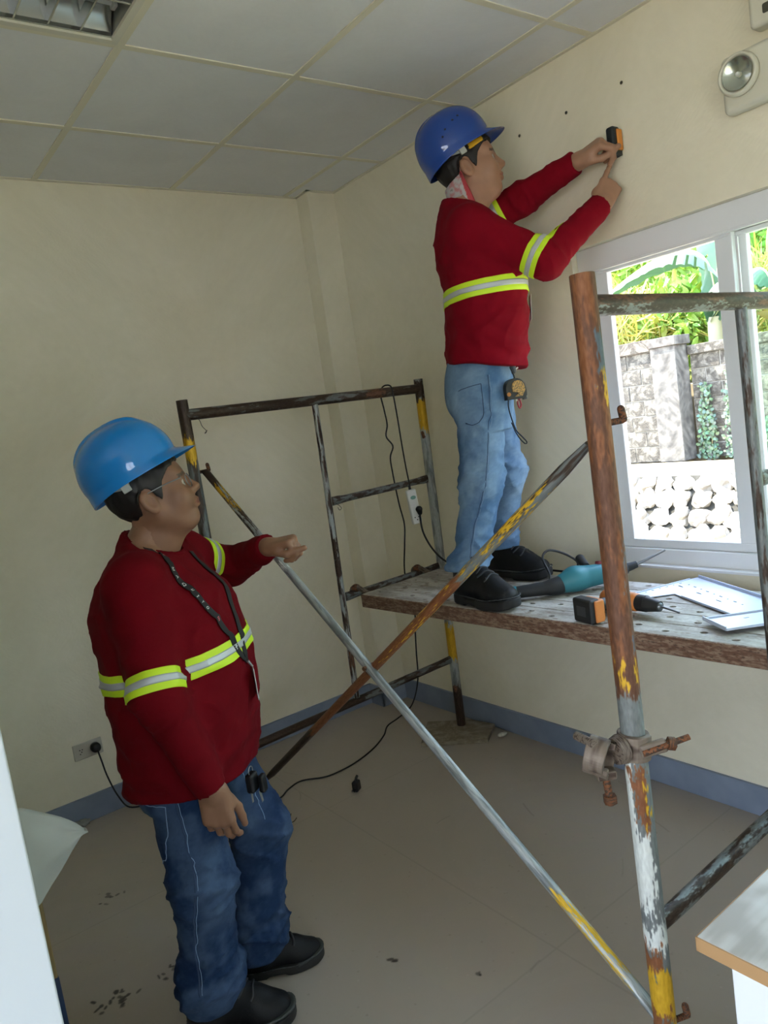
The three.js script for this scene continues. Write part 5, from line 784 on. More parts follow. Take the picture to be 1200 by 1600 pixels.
{ // rotary hammer lying on the boards
  const t = thing('rotary_hammer', 'teal and black rotary hammer drill lying on the platform boards', 'power tool', [0, 0, 0]);
  const teal = M({ color: '#2f7580', roughness: 0.42 }), blk = M({ color: '#1a1c1e', roughness: 0.6 }), stl = M({ color: '#8d9094', metalness: 0.8, roughness: 0.35 });
  const R = (n, sdf, lo, hi, m, par) => mesh(n, nets(sdf, lo, hi, 0.0045), m, par);
  const a = [1.872, 0.882, -1.86], b = [1.985, 0.884, -1.768], c = [2.06, 0.898, -1.735], d = [2.155, 0.902, -1.672];
  const lo = [1.8, 0.84, -1.95], hi = [2.34, 1.0, -1.5];
  R('motor_body', (x, y, z) => { const v = smin(cap(c, d, 0.043, 0.036)(x, y, z), cap(lp(b, c, 0.5), c, 0.036, 0.042)(x, y, z), 0.02); return smax(v, 0.853 - y, 0.006); }, lo, hi, teal, t);
  R('handle', (x, y, z) => smax(smin(cap(a, b, 0.021, 0.026)(x, y, z), cap(b, lp(b, c, 0.5), 0.027, 0.034)(x, y, z), 0.02), 0.8525 - y, 0.006), lo, hi, blk, t);
  mesh('handle_collar', rod(V(1.868, 0.882, -1.863), V(1.880, 0.882, -1.853), 0.0235, 0.0235, 20), teal, t);
  mesh('end_cap', rod(V(1.848, 0.879, -1.879), V(1.868, 0.882, -1.863), 0.014, 0.02, 16), blk, t);
  R('gear_case', (x, y, z) => smax(cap(d, [2.205, 0.905, -1.64], 0.035, 0.026)(x, y, z), 0.853 - y, 0.004), lo, hi, blk, t);
  mesh('side_handle', rod(V(2.115, 0.93, -1.725), V(2.165, 0.945, -1.79), 0.015, 0.017, 16), blk, t); mesh('mode_dial', rod(V(2.145, 0.93, -1.688), V(2.149, 0.945, -1.69), 0.017, 0.015, 18), M({ color: '#7a2f34', roughness: 0.5 }), t);
  mesh('chuck', rod(V(2.205, 0.905, -1.64), V(2.25, 0.916, -1.608), 0.018, 0.012, 20), blk, t); mesh('drill_bit', rod(V(2.25, 0.916, -1.608), V(2.335, 0.952, -1.545), 0.005, 0.0035, 10), stl, t);
  mesh('trigger', rbox(-0.012, 0.012, -0.005, 0.005, -0.005, 0.005, 0.003).rotateY(0.7).translate(2.0, 0.909, -1.757), M({ color: '#b0504e', roughness: 0.5 }), t);
  mesh('power_cable', tube([[1.848, 0.879, -1.879], [1.885, 0.872, -1.905], [1.955, 0.858, -1.87], [2.02, 0.86, -1.835], [2.06, 0.9, -1.85], [2.07, 0.945, -1.88], [2.1, 0.962, -1.91], [2.16, 0.97, -1.93], [2.22, 0.945, -1.91], [2.27, 0.9, -1.89], [2.288, 0.858, -1.93], [2.27, 0.857, -2.05], [2.235, 0.857, -2.2], [2.225, 0.857, -2.34], [2.2, 0.86, -2.45], [2.175, 0.875, -2.54], [2.15, 0.93, -2.60], [2.135, 1.02, -2.645], [2.137, 1.09, -2.655], [2.142, 1.118, -2.66]], 0.0045, 220, 7), cordMat, t);
  mesh('plug', nets((x, y, z) => cap([2.141, 1.112, -2.657], [2.136, 1.13, -2.654], 0.011, 0.016)(x, y, z), [2.1, 1.07, -2.7], [2.18, 1.17, -2.61], 0.004), plasticB, t);
}
{ // cordless drill on its side
  const t = thing('cordless_drill', 'orange and black cordless drill lying at the front of the platform', 'power tool', [1.80, 0.85, -1.475]); t.rotation.y = -0.2;
  const org = M({ color: '#c97a3a', roughness: 0.5 }), blk = M({ color: '#1d1e1f', roughness: 0.55 }), stl = M({ color: '#6d7073', metalness: 0.8, roughness: 0.35 });
  mesh('battery', rbox(-0.035, 0.005, 0.002, 0.078, -0.035, 0.05, 0.008, 3), blk, t); mesh('battery_label', rbox(-0.0362, -0.034, 0.024, 0.054, -0.014, 0.026, 0.001, 1), M({ color: '#3b3d3e', roughness: 0.45 }), t); mesh('battery_face', rbox(-0.02, 0.012, 0.006, 0.074, 0.048, 0.056, 0.004, 2), org, t);
  mesh('foot', rbox(0.004, 0.026, 0.004, 0.072, -0.03, 0.046, 0.008, 3), org, t);
  mesh('handle', nets((x, y, z) => smax(cap([0.02, 0.04, 0.0], [0.12, 0.036, -0.004], 0.021, 0.019)(x, y, z), 0.004 - y, 0.004), [-0.02, -0.01, -0.05], [0.17, 0.08, 0.05], 0.0045), blk, t);
  const body = mesh('motor_body', nets((x, y, z) => smax(cap([0.13, 0.034, -0.055], [0.142, 0.034, 0.05], 0.03, 0.029)(x, y, z), 0.003 - y, 0.004), [0.07, -0.01, -0.11], [0.2, 0.08, 0.1], 0.0045), org, t);
  mesh('torque_collar', rod(V(0.1435, 0.034, 0.062), V(0.147, 0.034, 0.092), 0.026, 0.026, 28), blk, body); mesh('chuck', rod(V(0.147, 0.034, 0.092), V(0.153, 0.032, 0.14), 0.025, 0.016, 28), blk, body); mesh('chuck_jaws', rod(V(0.153, 0.032, 0.14), V(0.1535, 0.032, 0.146), 0.012, 0.008, 16), stl, body); mesh('screw_bit', rod(V(0.1535, 0.032, 0.146), V(0.162, 0.022, 0.205), 0.0035, 0.0028, 8), stl, body);
}
{ // perforated white mounting plates
  const mk = (name, label, pts, y, slots, group, folds) => {
    const t = thing(name, label, 'metal plate', [0, 0, 0], group), s = new THREE.Shape(); pts.forEach(([x, z], i) => i ? s.lineTo(x, -z) : s.moveTo(x, -z)); s.closePath();
    for (const [x, z, r, L, a] of slots) { const h = new THREE.Path(), n = 12; for (let i = 0; i < n; i++) { const th = i / n * 6.283, px = Math.cos(th) * (r + L), pz = Math.sin(th) * r, X = x + px * Math.cos(a) - pz * Math.sin(a), Z = z + px * Math.sin(a) + pz * Math.cos(a); i ? h.lineTo(X, -Z) : h.moveTo(X, -Z); } h.closePath(); s.holes.push(h); }
    const g = new THREE.ExtrudeGeometry(s, { depth: 0.0025, bevelEnabled: false }); g.rotateX(-Math.PI / 2); g.translate(0, y, 0);
    const pm = M({ color: '#c3cbdc', metalness: 0.25, roughness: 0.42 }); mesh('sheet', g, pm, t);
    for (const [a, b, h2] of folds) { const A = V(a[0], y, a[1]), B = V(b[0], y, b[1]), L = A.distanceTo(B), f = rbox(0, L, 0, h2, -0.002, 0.002, 0.001, 1); f.rotateY(-Math.atan2(B.z - A.z, B.x - A.x)); f.translate(A.x, A.y, A.z); mesh('folded_edge', f, pm, t); }
  };
  const slots = []; const A = [2.335, -1.435], B = [2.14, -1.09], ang = Math.atan2(B[1] - A[1], B[0] - A[0]);
  for (let i = 0; i < 9; i++) { const k = 0.12 + i * 0.095, x = lerp(A[0], B[0], k) - 0.05, z = lerp(A[1], B[1], k) - 0.025; slots.push([x, z, 0.0035, i % 2 ? 0.005 : 0.0, ang]); if (i % 3 === 0) slots.push([x - 0.028, z - 0.014, 0.0035, 0.012, ang]); }
  for (let i = 0; i < 6; i++) slots.push([2.13 + i * 0.028, -1.498 + i * 0.0085, 0.0032, i % 2 ? 0.004 : 0, 0.3]);
  mk('mounting_plate', 'bluish white perforated steel mounting plate lying by the window sill', [[2.092, -1.525], [2.33, -1.454], [2.365, -1.444], [2.34, -1.372], [2.268, -1.237], [2.19, -1.113], [2.14, -1.03], [1.995, -1.11], [2.127, -1.366], [2.148, -1.402], [2.083, -1.452]], PT + 0.002, slots, undefined, [[[2.36, -1.44], [2.142, -1.032], 0.012], [[1.996, -1.112], [2.126, -1.364], 0.007], [[2.094, -1.523], [2.33, -1.455], 0.006]]);
  mk('support_rail', 'narrow bluish steel rail with folded edges nearest the platform edge', [[1.909, -1.164], [1.848, -1.062], [1.99, -0.955], [2.10, -0.89], [2.17, -0.975], [2.04, -1.052]], PT + 0.012, [[1.97, -1.07, 0.003, 0.006, 0.7], [2.03, -1.0, 0.003, 0, 0]], undefined, [[[1.909, -1.164], [1.848, -1.062], 0.012], [[1.848, -1.062], [2.10, -0.89], 0.007], [[1.909, -1.164], [2.17, -0.975], 0.007]]);
}
// loose bits on the floor
{
  const t = thing('black_plug', 'small black plug lying alone on the floor below the braces', 'plug', [1.575, 0, -2.647]); t.rotation.y = 0.5;
  mesh('body', rbox(-0.02, 0.02, 0, 0.045, -0.014, 0.014, 0.008, 3), plasticB, t); mesh('cord_stub', tube([[0, 0.04, 0], [0.004, 0.055, 0.002], [0.014, 0.062, 0.004]], 0.006, 10, 8), plasticB, t); for (const z of [-0.006, 0.006]) mesh('prong', rbox(-0.036, -0.018, 0.01, 0.018, z - 0.001, z + 0.001, 0.0008, 1), plasticB, t);
  const w = thing('dry_twig', 'tiny dry twig on the floor by the left knee of the floor worker', 'twig', [1.215, 0, -2.61]), wm = M({ color: '#4d4630', roughness: 0.9 });
  mesh('stem', tube([[0, 0.004, 0], [0.01, 0.012, -0.012], [0.024, 0.02, -0.03], [0.04, 0.034, -0.046]], 0.0022, 12, 5), wm, w); mesh('side_stem', tube([[0.016, 0.014, -0.02], [0.034, 0.014, -0.018], [0.05, 0.022, -0.02]], 0.0018, 8, 5), wm, w); mesh('clod', nets((x, y, z) => ell([0, 0.008, 0.002], [0.016, 0.01, 0.012])(x, y, z) + N3(x * 120, y * 120, z * 120) * 0.004, [-0.03, -0.01, -0.03], [0.03, 0.03, 0.03], 0.004), wm, w);
  const scrap = (name, x, z, s, col, label, sd) => { const o = tagMesh(name, nets((X, Y, Z) => ell([0, s * 0.3, 0], [s, s * 0.38, s * 0.6])(X, Y, Z) + Math.abs(N3(X * 60 + sd, Y * 60, Z * 60)) * s * 0.5, [-s * 1.3, -0.004, -s], [s * 1.3, s, s], s / 9), M({ color: col, roughness: 0.8 }), label, 'scrap'); o.position.set(x, 0.001, z); };
  scrap('tape_scrap', 2.325, -2.50, 0.03, '#c9c6b8', 'crumpled white tape scrap beside the plywood offcut', 3);
  scrap('plastic_scrap', 0.61, -3.385, 0.05, '#8e9087', 'crumpled grey plastic at the foot of the back wall', 8);
}
{ // desk in the near right corner
  const t = thing('desk', 'desk with pale laminate top, tan edge and white legs in the near corner', 'desk', [0, 0, 0]);
  const tex = dataTex(512, 512, (u, v) => { const n = torus(u, v, 9, 4, 4), g = fbm(u * 4, v * 60, 1.5, 3); const c = mix3([0.66, 0.64, 0.61], [0.80, 0.79, 0.775], sstep(-0.25, 0.25, n + g * 0.6)); return c; }); tex.repeat.set(0.8, 0.8);
  const X0 = 0.878, X1 = 2.3, Z0 = -0.596, Z1 = 0.15;
  mesh('desk_top', rbox(X0 + 0.002, X1, 0.7275, 0.75, Z0 + 0.002, Z1, 0.002), M({ map: tex, roughness: 0.38 }), t);
  const em = M({ color: '#b08a5e', roughness: 0.5 }); mesh('edge_band', mergeGeometries([rbox(X0, X0 + 0.003, 0.7265, 0.749, Z0, Z1, 0.001, 1), rbox(X0, X1, 0.7265, 0.749, Z0, Z0 + 0.003, 0.001, 1)]), em, t);
  const wm = M({ color: '#e7ebee', roughness: 0.42 });
  for (const [x, z] of [[X0 + 0.012, Z0 + 0.045], [X1 - 0.07, Z0 + 0.045], [X0 + 0.012, Z1 - 0.1], [X1 - 0.07, Z1 - 0.1]]) mesh('leg', rbox(x, x + 0.03, 0, 0.7265, z, z + 0.06, 0.003), wm, t);
  mesh('apron', rbox(X0 + 0.014, X0 + 0.03, 0.685, 0.7265, Z0 + 0.105, Z1 - 0.1, 0.003), wm, t); mesh('apron', rbox(X0 + 0.042, X1 - 0.07, 0.66, 0.7265, Z0 + 0.06, Z0 + 0.08, 0.003), wm, t); mesh('modesty_panel', box(X0 + 0.06, X0 + 0.075, 0.2, 0.685, Z0 + 0.1, Z1 - 0.1), M({ color: '#aab2b6', roughness: 0.5 }), t);
}
{ // white cabinet at the left edge of the view
  const t = thing('white_cabinet', 'tall plain white cabinet panel at the near left edge', 'cabinet', [0, 0, 0]), wm = M({ color: '#ccd4d9', roughness: 0.4 });
  mesh('carcass', rbox(-2.0, 0.108, 0.06, 1.95, -1.30, -0.985, 0.003), wm, t); mesh('door', rbox(-0.305, 0.111, 0.07, 1.945, -0.983, -0.965, 0.003), wm, t); for (let k = 1; k < 5; k++) mesh('door', rbox(-0.305 - k * 0.42 - 0.004, 0.111 - k * 0.42 - 0.004, 0.07, 1.945, -0.983, -0.965, 0.003), wm, t); mesh('plinth', rbox(-1.98, 0.09, 0, 0.06, -1.28, -1.0, 0.003), M({ color: '#bfc5c8', roughness: 0.5 }), t);  // unseen left stretch of carcass and doors added to shade the floor worker
  for (const x of [-0.34, -0.275]) mesh('handle', tube([[x, 0.98, -0.965], [x, 0.99, -0.938], [x, 1.1, -0.938], [x, 1.11, -0.965]], 0.005, 16, 8), M({ color: '#b5b8ba', metalness: 0.8, roughness: 0.3 }), t);
  // carton behind it with a blue lower half
  const b = thing('carton', 'brown carton with a dark blue lower half behind the white cabinet', 'box', [0, 0, 0]);
  mesh('carton_body', rbox(-0.22, 0.228, 0.34, 0.56, -2.16, -1.91, 0.003), M({ color: '#8f7a52', roughness: 0.8 }), b); mesh('printed_base', rbox(-0.222, 0.23, 0, 0.34, -2.162, -1.908, 0.003), M({ color: '#1d3358', roughness: 0.6 }), b); mesh('flap', rbox(-0.22, 0.225, 0.56, 0.563, -2.06, -1.91, 0.001, 1), M({ color: '#9a855c', roughness: 0.8 }), b);
  // limp white sheet lying over the carton
  const nU = 40, nV = 30, pos = [], ix = [], uv = [];
  for (const o of [0, 0.0016]) for (let j = 0; j <= nV; j++) for (let i = 0; i <= nU; i++) { // back part lies over the carton, front part hangs to a point on the right
    const u = i / nU, v = j / nV, tri = clamp((1 - u) / 0.24), k = Math.pow(tri, 0.75), top = 0.683 + 0.112 * k - 0.02 * sstep(0.5, 0, u), bot = 0.683 - 0.14 * tri, f = clamp((v - 0.4) / 0.6), bk = clamp((0.4 - v) / 0.4);
    const x = -0.2 + u * 0.546 + 0.012 * N3(v * 4, u * 5, 2) - 0.02 * (1 - tri) * bk, y = lerp(top, bot, f) - bk * (top - 0.66) * 0.9 + 0.006 * N3(u * 8, v * 7, 1), z = -1.885 + 0.022 * Math.sin(f * 3.1) + 0.012 * N3(u * 9, v * 6, 5) - bk * 0.2 * (0.3 + 0.7 * tri) + o;
    pos.push(x, y, z); uv.push(u, v); }
  const n = nU + 1, T = n * (nV + 1); for (let j = 0; j < nV; j++) for (let i = 0; i < nU; i++) { const a = j * n + i; ix.push(a, a + n, a + 1, a + 1, a + n, a + n + 1, T + a, T + a + 1, T + a + n, T + a + 1, T + a + n + 1, T + a + n); }
  const g = new THREE.BufferGeometry(); g.setAttribute('position', new THREE.Float32BufferAttribute(pos, 3)); g.setAttribute('uv', new THREE.Float32BufferAttribute(uv, 2)); g.setIndex(ix); g.computeVertexNormals();
  tagMesh('foam_sheet', g, new THREE.MeshPhysicalMaterial({ color: '#cfd3cd', roughness: 0.9, transmission: 0.15, thickness: 0, side: THREE.DoubleSide }), 'limp white foam wrapping sheet curling over the carton', 'wrapping');
}

// ---------------------------------------------------------------- outdoors
const dirt = dataTex(256, 256, (u, v) => { const n = torus(u, v, 14, 4, 3); return [0.62 + n * 0.2, 0.57 + n * 0.2, 0.47 + n * 0.18]; });
dirt.repeat.set(0.5, 0.5);
const yard = struct('ground', 'pale earth outside the window'); mesh('yard_surface', box(XW + 0.2, 9.6, -0.62, -0.42, -26, 16), M({ map: dirt, roughness: 0.95 }), yard);
mesh('porch_surface', box(-14, XL - 0.15, -0.3, -0.16, -14, 14), M({ map: dirt, roughness: 0.95 }), yard);
{ // rubble retaining slope: bed coloured dark for the shade between stones, each stone proud of it
  const s = thing('rubble_slope', 'sunlit rubble stone retaining slope below the window view', 'stone wall', [0, 0, 0]);
  const x0 = 7.15, x1 = 7.95, y0 = -0.45, y1 = 0.42, Z0 = -14, Z1 = 5;
  const bed = new THREE.Shape(); bed.moveTo(x0, y0); bed.lineTo(x1, y1); bed.lineTo(x1 + 0.25, y1); bed.lineTo(x1 + 0.25, y0); bed.closePath();
  mesh('shade_toned_bed', new THREE.ExtrudeGeometry(bed, { depth: Z1 - Z0, bevelEnabled: false }).translate(0, 0, Z0), M({ map: dataTex(128, 128, (u, v) => { const n = torus(u, v, 20, 3, 2); return [0.2 + n * 0.15, 0.195 + n * 0.15, 0.17 + n * 0.15]; }, true, [0.8, 0.8]), roughness: 0.95 }), s);
  const stoneG = [0, 1, 2, 3, 4].map((k) => { const g = new THREE.IcosahedronGeometry(1, 2), p = g.attributes.position; for (let i = 0; i < p.count; i++) { const v = V(p.getX(i), p.getY(i), p.getZ(i)), n = 1 + N3(v.x * 1.3 + k * 7, v.y * 1.3, v.z * 1.3 + k) * 0.55; p.setXYZ(i, v.x * n, v.y * n, v.z * n); } g.computeVertexNormals(); return g; });
  const sm = ['#9b9588', '#8a8478', '#a8a296', '#7d776d', '#958c7c'].map((c) => M({ color: c, roughness: 0.95 }));
  const slope = Math.atan2(y1 - y0, x1 - x0); let n = 0;
  for (let r = 0; r < 5; r++) for (let z = -8.6; z < -2.3; z += rr(0.2, 0.27)) { const f = (r + 0.5 + rr(-0.15, 0.15)) / 5, m = mesh('stone', stoneG[(rnd() * 5) | 0], sm[(rnd() * 5) | 0], s); m.position.set(lerp(x0, x1, f) - 0.02, lerp(y0, y1, f) + 0.02, z + (r % 2) * 0.1); m.rotation.set(rnd() * 6, 0, 0); m.scale.set(0.07 + rnd() * 0.025, 0.112 + rnd() * 0.022, 0.11 + rnd() * 0.03); m.rotation.order = 'ZXY'; m.rotation.set(rnd() * 6, 0, slope - Math.PI / 2); n++; }
  mesh('ledge', rbox(x1 + 0.02, 8.92, y1 - 0.02, y1 + 0.05, Z0, Z1, 0.015), M({ map: dataTex(256, 128, (u, v) => { const q = torus(u, v, 18, 4, 7); return [0.66 + q * 0.2, 0.62 + q * 0.2, 0.52 + q * 0.2]; }, true, [0.7, 0.7]), roughness: 0.95 }), s);
}
const blockMats = [0, 1, 2, 3].map((k) => M({ map: dataTex(128, 128, (u, v) => { const n = torus(u, v, 8, 4, k * 5), f = torus(u, v, 40, 2, k); const c = mix3([0.27, 0.255, 0.23], [0.43, 0.415, 0.38], sstep(-0.2, 0.25, n)); return [c[0] + f * 0.16, c[1] + f * 0.16, c[2] + f * 0.15]; }, true, [1.6, 1.6]), roughness: 0.95, bumpMap: paintBump, bumpScale: 0.004 }));
const mortarM = M({ color: '#858279', roughness: 0.95 });
function blockWall(x, z0, z1, y0, y1, label, coping) {
  const t = thing('block_wall', label, 'wall', [0, 0, 0], 'concrete block walls outside');
  mesh('mortar_core', box(x + 0.02, x + 0.18, y0, y1, z0, z1), mortarM, t);
  const rows = Math.round((y1 - y0) / 0.2), hh = (y1 - y0) / rows, G = new RoundedBoxGeometry(0.17, hh - 0.012, 0.388, 1, 0.006), Gh = new RoundedBoxGeometry(0.17, hh - 0.012, 0.188, 1, 0.006); metreUV(G); metreUV(Gh);
  for (let r = 0; r < rows; r++) { let z = z0; let half = r % 2; while (z < z1 - 0.05) { const w = half || z1 - z < 0.3 ? 0.2 : 0.4; half = 0; if (z + w > z1 + 0.02) break; const b = mesh('block', w < 0.3 ? Gh : G, blockMats[(rnd() * 4) | 0], t); b.position.set(x + 0.095 + rr(-0.008, 0.006), y0 + (r + 0.5) * hh, z + w / 2); b.rotation.y = 0; z += w; } }
  if (coping) mesh('coping', rbox(x - 0.04, x + 0.24, y1, y1 + coping, z0, z1, 0.01), blockMats[1], t);
  return t;
}
blockWall(9.0, -10.26, -5.86, 0.47, 1.95, 'taller weathered block wall section left of the concrete pillar', 0.16);
blockWall(9.25, -5.48, -2.68, 0.47, 1.83, 'lower block wall section with slab coping right of the pillar', 0.12);
{ const t = thing('concrete_pillar', 'pale concrete pillar between the two block wall sections', 'pillar', [0, 0, 0]), pm = M({ map: dataTex(128, 256, (u, v) => { const n = torus(u, v, 10, 4, 9); return [0.36 + n * 0.3, 0.35 + n * 0.3, 0.33 + n * 0.28]; }), roughness: 0.95 }); mesh('shaft', rbox(8.96, 9.26, 0.47, 1.98, -5.86, -5.5, 0.01), pm, t); mesh('cap', rbox(8.93, 9.29, 1.98, 2.1, -5.86, -5.47, 0.01), pm, t); }
// leafy things
function leafGeo(L, W, fold = 0.25) { const g = new THREE.PlaneGeometry(W, L, 2, 4); g.translate(0, L / 2, 0); const p = g.attributes.position; for (let i = 0; i < p.count; i++) { const t = p.getY(i) / L, w = Math.sin(Math.PI * Math.min(1, t * 0.92 + 0.06)); p.setX(i, p.getX(i) * w); p.setZ(i, Math.abs(p.getX(i)) * fold - t * t * L * 0.25); } g.computeVertexNormals(); return g; }
const leafM = (c) => new THREE.MeshPhysicalMaterial({ color: c, roughness: 0.6, transmission: 0.35, thickness: 0, side: THREE.DoubleSide });
const lg = leafGeo(0.16, 0.07), lgThin = leafGeo(0.42, 0.022, 0.1);
function foliage(parent, name, geo, mat, n, place) { const m = new THREE.InstancedMesh(geo, mat, n), d = new THREE.Object3D(), c = new THREE.Color(); for (let i = 0; i < n; i++) { const s = place(d, i); d.updateMatrix(); m.setMatrixAt(i, d.matrix); c.setScalar(1).offsetHSL(0, 0, 0); m.setColorAt(i, c.setRGB(rr(0.7, 1.15), rr(0.75, 1.15), rr(0.6, 1.05))); } m.name = name; m.castShadow = m.receiveShadow = true; m.userData.kind = 'stuff'; parent.add(m); return m; }
function bush(x, y, z, rx, ry, rz, col, n, thin, label, name = 'shrub') {
  const t = thing(name, label, 'shrub', [x, y, z], 'plants above the block wall'); const bark = M({ color: '#6d5d45', roughness: 0.95 });
  for (let i = 0; i < 5; i++) mesh('stem', tube([[rr(-0.1, 0.1), Math.min(-ry * 0.9, 1.4 - y), rr(-0.15, 0.15)], [rr(-0.3, 0.3) * rx, -ry * 0.2, rr(-0.4, 0.4) * rz], [rr(-0.6, 0.6) * rx, ry * 0.6, rr(-0.7, 0.7) * rz]], 0.016, 10, 5), bark, t);
  foliage(t, 'leaves', thin ? lgThin : lg, leafM(col), n, (d) => { let a, b, c; do { a = rr(-1, 1); b = rr(-1, 1); c = rr(-1, 1); } while (a * a + b * b + c * c > 1 || fbm(a * 2 + x, b * 2 + z, c * 2, 2) < -0.14); d.position.set(a * rx, b * ry, c * rz); d.rotation.set(rr(-1.4, 1.4), rnd() * 6.28, rr(-1.2, 1.2)); const s = rr(0.6, 1.5); d.scale.set(s, s, s); });
}
// hillside behind the wall
mesh('terrace_surface', box(9.5, 13, -0.4, 1.45, -26, 16), M({ map: dirt, roughness: 0.95 }), yard);
{ const g = new THREE.PlaneGeometry(26, 4.6, 40, 16), p = g.attributes.position; g.rotateY(-Math.PI / 2); for (let i = 0; i < p.count; i++) { const y = p.getY(i) + 2.3; p.setX(i, y * 0.62 + fbm(p.getZ(i) * 0.5, y * 0.6, 2, 3) * 1.0); p.setY(i, 0.9 + y); } g.computeVertexNormals(); g.translate(11.2, 0, -7);
  const h = struct('hillside', 'overgrown hillside beyond the block wall'); mesh('slope_surface', g, M({ map: dataTex(256, 256, (u, v) => { const n = torus(u, v, 30, 4, 3); return mix3([0.22, 0.27, 0.12], [0.56, 0.58, 0.28], sstep(-0.2, 0.25, n)); }, true, [12, 5]), roughness: 0.95, side: THREE.DoubleSide }), h); }
const bushes = [['#8fae3c', 0, 'bright yellow green leafy shrub at the left end of the wall top'], ['#b9b860', 1, 'straw coloured grass clump behind the left wall section'], ['#7fa338', 0, 'mid green shrub rising behind the concrete pillar'], ['#c0bd6c', 1, 'dry grass clump above the lower wall section'], ['#9a8a46', 0, 'brownish green shrub over the lower wall coping'], ['#94b544', 0, 'light green shrub high on the hillside left'], ['#86a83e', 0, 'dense green shrub high on the hillside right'], ['#a9b457', 1, 'tall pale grass clump farther right on the hillside']];
bushes.forEach(([c, thin, l], i) => { const zz = [-8.6, -7.5, -6.6, -5.3, -3.9, -8.6, -6.6, -3.0][i], yy = [2.25, 2.3, 2.35, 2.3, 2.2, 3.4, 3.7, 2.7][i]; bush([10.2, 10.6, 11.0, 11.1, 10.3, 12.0, 12.2, 11.3][i], yy, zz, 0.7, [0.55, 0.6, 0.7, 0.7, 0.55, 1.1, 1.2, 1.0][i], 0.95, c, thin ? 1500 : 1700, thin, l); });
// banana plant with big torn leaves
{
  const t = thing('banana_plant', 'banana plant with a broad blue green leaf arching over the block wall', 'plant', [9.95, 0.6, -5.55]);
  mesh('trunk', tube([[0, 0, 0], [0.02, 0.8, 0.03], [-0.05, 1.7, 0.1]], 0.09, 16, 12), M({ color: '#a9a98a', roughness: 0.8 }), t);
  const leafS = leafM('#3f6a4b'), rib = M({ color: '#b8c48a', roughness: 0.6 });
  const big = (p0, p1, p2, W, sd) => { const cv = new THREE.QuadraticBezierCurve3(V(...p0), V(...p1), V(...p2)), n = 46, pos = [], ix = [], up = V(0, 1, 0); for (let i = 0; i <= n; i++) { const k = i / n, p = cv.getPoint(k), tn = cv.getTangent(k), s = tn.clone().cross(up).normalize(), w = W * Math.pow(Math.sin(Math.PI * Math.min(0.985, k * 0.9 + 0.09)), 0.6); for (const m of [-1, -0.5, 0, 0.5, 1]) { const tear = 1 - 0.28 * Math.max(0, N3(k * 22 + sd, m * 2, sd)) * Math.abs(m), q = p.clone().addScaledVector(s, m * w * tear); q.y += -(Math.abs(m) ** 1.5) * w * 0.75 + N3(k * 30, m * 3, sd) * 0.03 * Math.abs(m); pos.push(q.x, q.y, q.z); } if (i) for (let m = 0; m < 4; m++) { if (m === 0 || m === 3 ? N3(i * 1.7 + sd, m, 4) > 0.42 : false) continue; const a = (i - 1) * 5 + m, b = i * 5 + m; ix.push(a, b, a + 1, a + 1, b, b + 1); } } const g = new THREE.BufferGeometry(); g.setAttribute('position', new THREE.Float32BufferAttribute(pos, 3)); g.setIndex(ix); g.computeVertexNormals(); const l = mesh('leaf', g, leafS, t); mesh('midrib', new THREE.TubeGeometry(cv, 24, 0.014, 6), rib, l); };
  big([-0.05, 1.75, 0.1], [-0.3, 3.2, 0.5], [-0.45, 2.25, -1.3], 0.26, 1); big([-0.05, 1.7, 0.1], [-0.25, 2.5, 0.9], [-0.3, 1.9, 1.0], 0.26, 5); big([-0.05, 1.7, 0.1], [0.3, 3.4, 0.3], [0.8, 3.4, -0.9], 0.26, 9); big([-0.05, 1.7, 0.1], [-0.45, 2.5, 0.45], [-0.6, 1.75, 0.75], 0.2, 13);
}
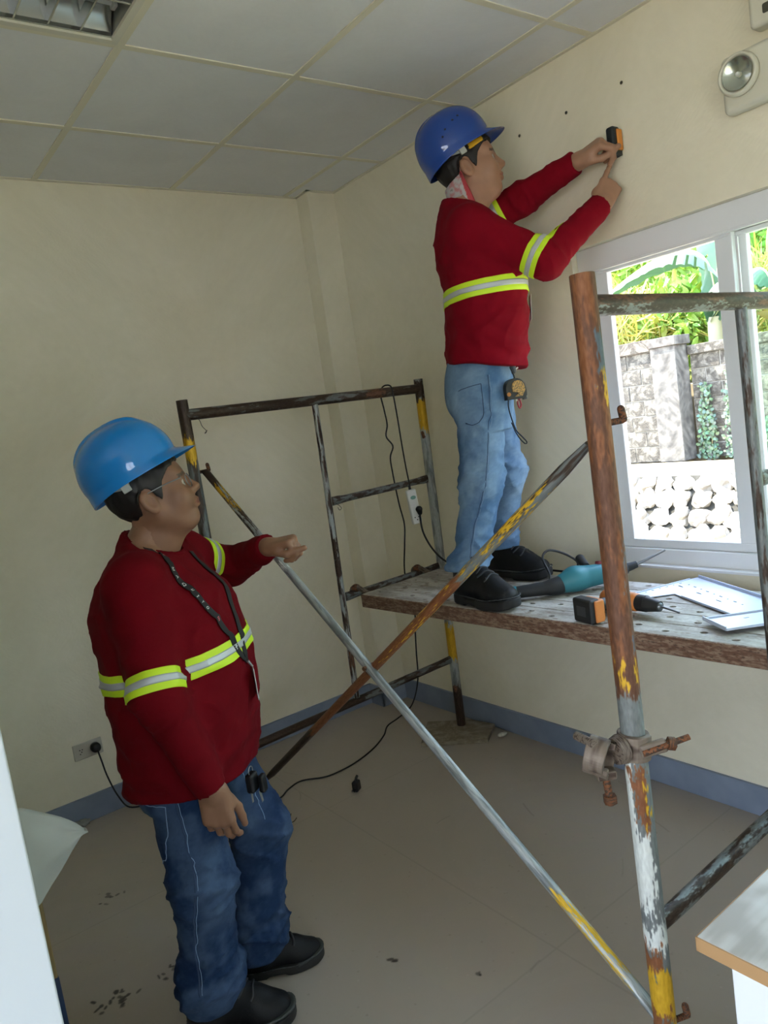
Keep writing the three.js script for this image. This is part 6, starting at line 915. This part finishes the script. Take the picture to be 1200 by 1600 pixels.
// creepers on the lower wall
for (const [z, h, l] of [[-5.28, 0.95, 'trailing ivy nearest the pillar on the lower wall'], [-4.92, 1.1, 'taller trailing ivy strand on the lower block wall'], [-4.5, 0.45, 'small green weed tuft at the foot of the lower wall']]) {
  const t = thing('ivy', l, 'ivy', [9.2, 0.47, z], 'creepers on the block wall'); mesh('vine', tube([[0, 0, 0], [0.01, h * 0.4, 0.05], [0.02, h, -0.02]], 0.008, 12, 5), M({ color: '#7a7050', roughness: 0.9 }), t);
  foliage(t, 'leaves', leafGeo(0.045, 0.038), leafM('#6d8470'), 420, (d) => { const k = Math.pow(rnd(), 1.3); d.position.set(rr(-0.06, 0.03), k * h, rr(-0.13, 0.13) * (1.15 - k * 0.8)); d.rotation.set(rr(-0.8, 0.8), rr(-2.4, -0.7), rr(-2.6, 2.6)); const s = rr(0.7, 1.4); d.scale.set(s, s, s); });
}
for (const [z, f, l] of [[-5.95, 0.6, 'small weed tuft at the left of the rubble slope'], [-5.62, 0.5, 'second small weed tuft on the rubble slope']]) { const t = thing('weed', l, 'weed', [lerp(7.15, 7.95, f), lerp(-0.45, 0.42, f) + 0.05, z], 'weeds on the rubble'); foliage(t, 'leaves', leafGeo(0.08, 0.04), leafM('#7c9a52'), 40, (d) => { d.position.set(rr(-0.06, 0.0), rr(-0.02, 0.1), rr(-0.07, 0.07)); d.rotation.set(rr(-1, 1), rnd() * 6, rr(-1, 1)); d.scale.setScalar(rr(0.7, 1.3)); }); mesh('stem', tube([[0, -0.05, 0], [-0.02, 0.03, 0.01], [-0.03, 0.09, 0]], 0.004, 8, 5), M({ color: '#6f7a45', roughness: 0.9 }), t); }
// palm fronds to the right
{
  const t = thing('palm', 'pale green palm fronds behind the right hand window pane', 'palm', [9.75, 0.6, -2.6]); mesh('trunk', tube([[0, 0, 0], [0.05, 0.8, 0], [0, 1.6, 0]], 0.1, 12, 10), M({ color: '#8c8468', roughness: 0.9 }), t);
  for (let k = 0; k < 8; k++) { const a = k / 8 * 6.28, R = rr(1.1, 1.5), cv = new THREE.QuadraticBezierCurve3(V(0, 1.6, 0), V(Math.cos(a) * R * 0.4, 2.7, Math.sin(a) * R * 0.4), V(Math.cos(a) * R, 1.9 + rr(-0.3, 0.3), Math.sin(a) * R)), fr = mesh('frond', new THREE.TubeGeometry(cv, 16, 0.012, 5), M({ color: '#b7c188', roughness: 0.7 }), t); foliage(fr, 'leaflets', lgThin, leafM('#8fb172'), 60, (d, i) => { const q = 0.15 + 0.85 * (i / 60), p = cv.getPoint(q), tn = cv.getTangent(q); d.position.copy(p); d.lookAt(p.clone().add(tn)); d.rotateY(i % 2 ? 1.0 : -1.0); d.rotateX(1.57 - 0.3); d.scale.setScalar(1 - q * 0.4); }); }
}

scene.traverse((o) => { if (o.isMesh) { o.castShadow = true; o.receiveShadow = true; } });
renderer.render(scene, camera);
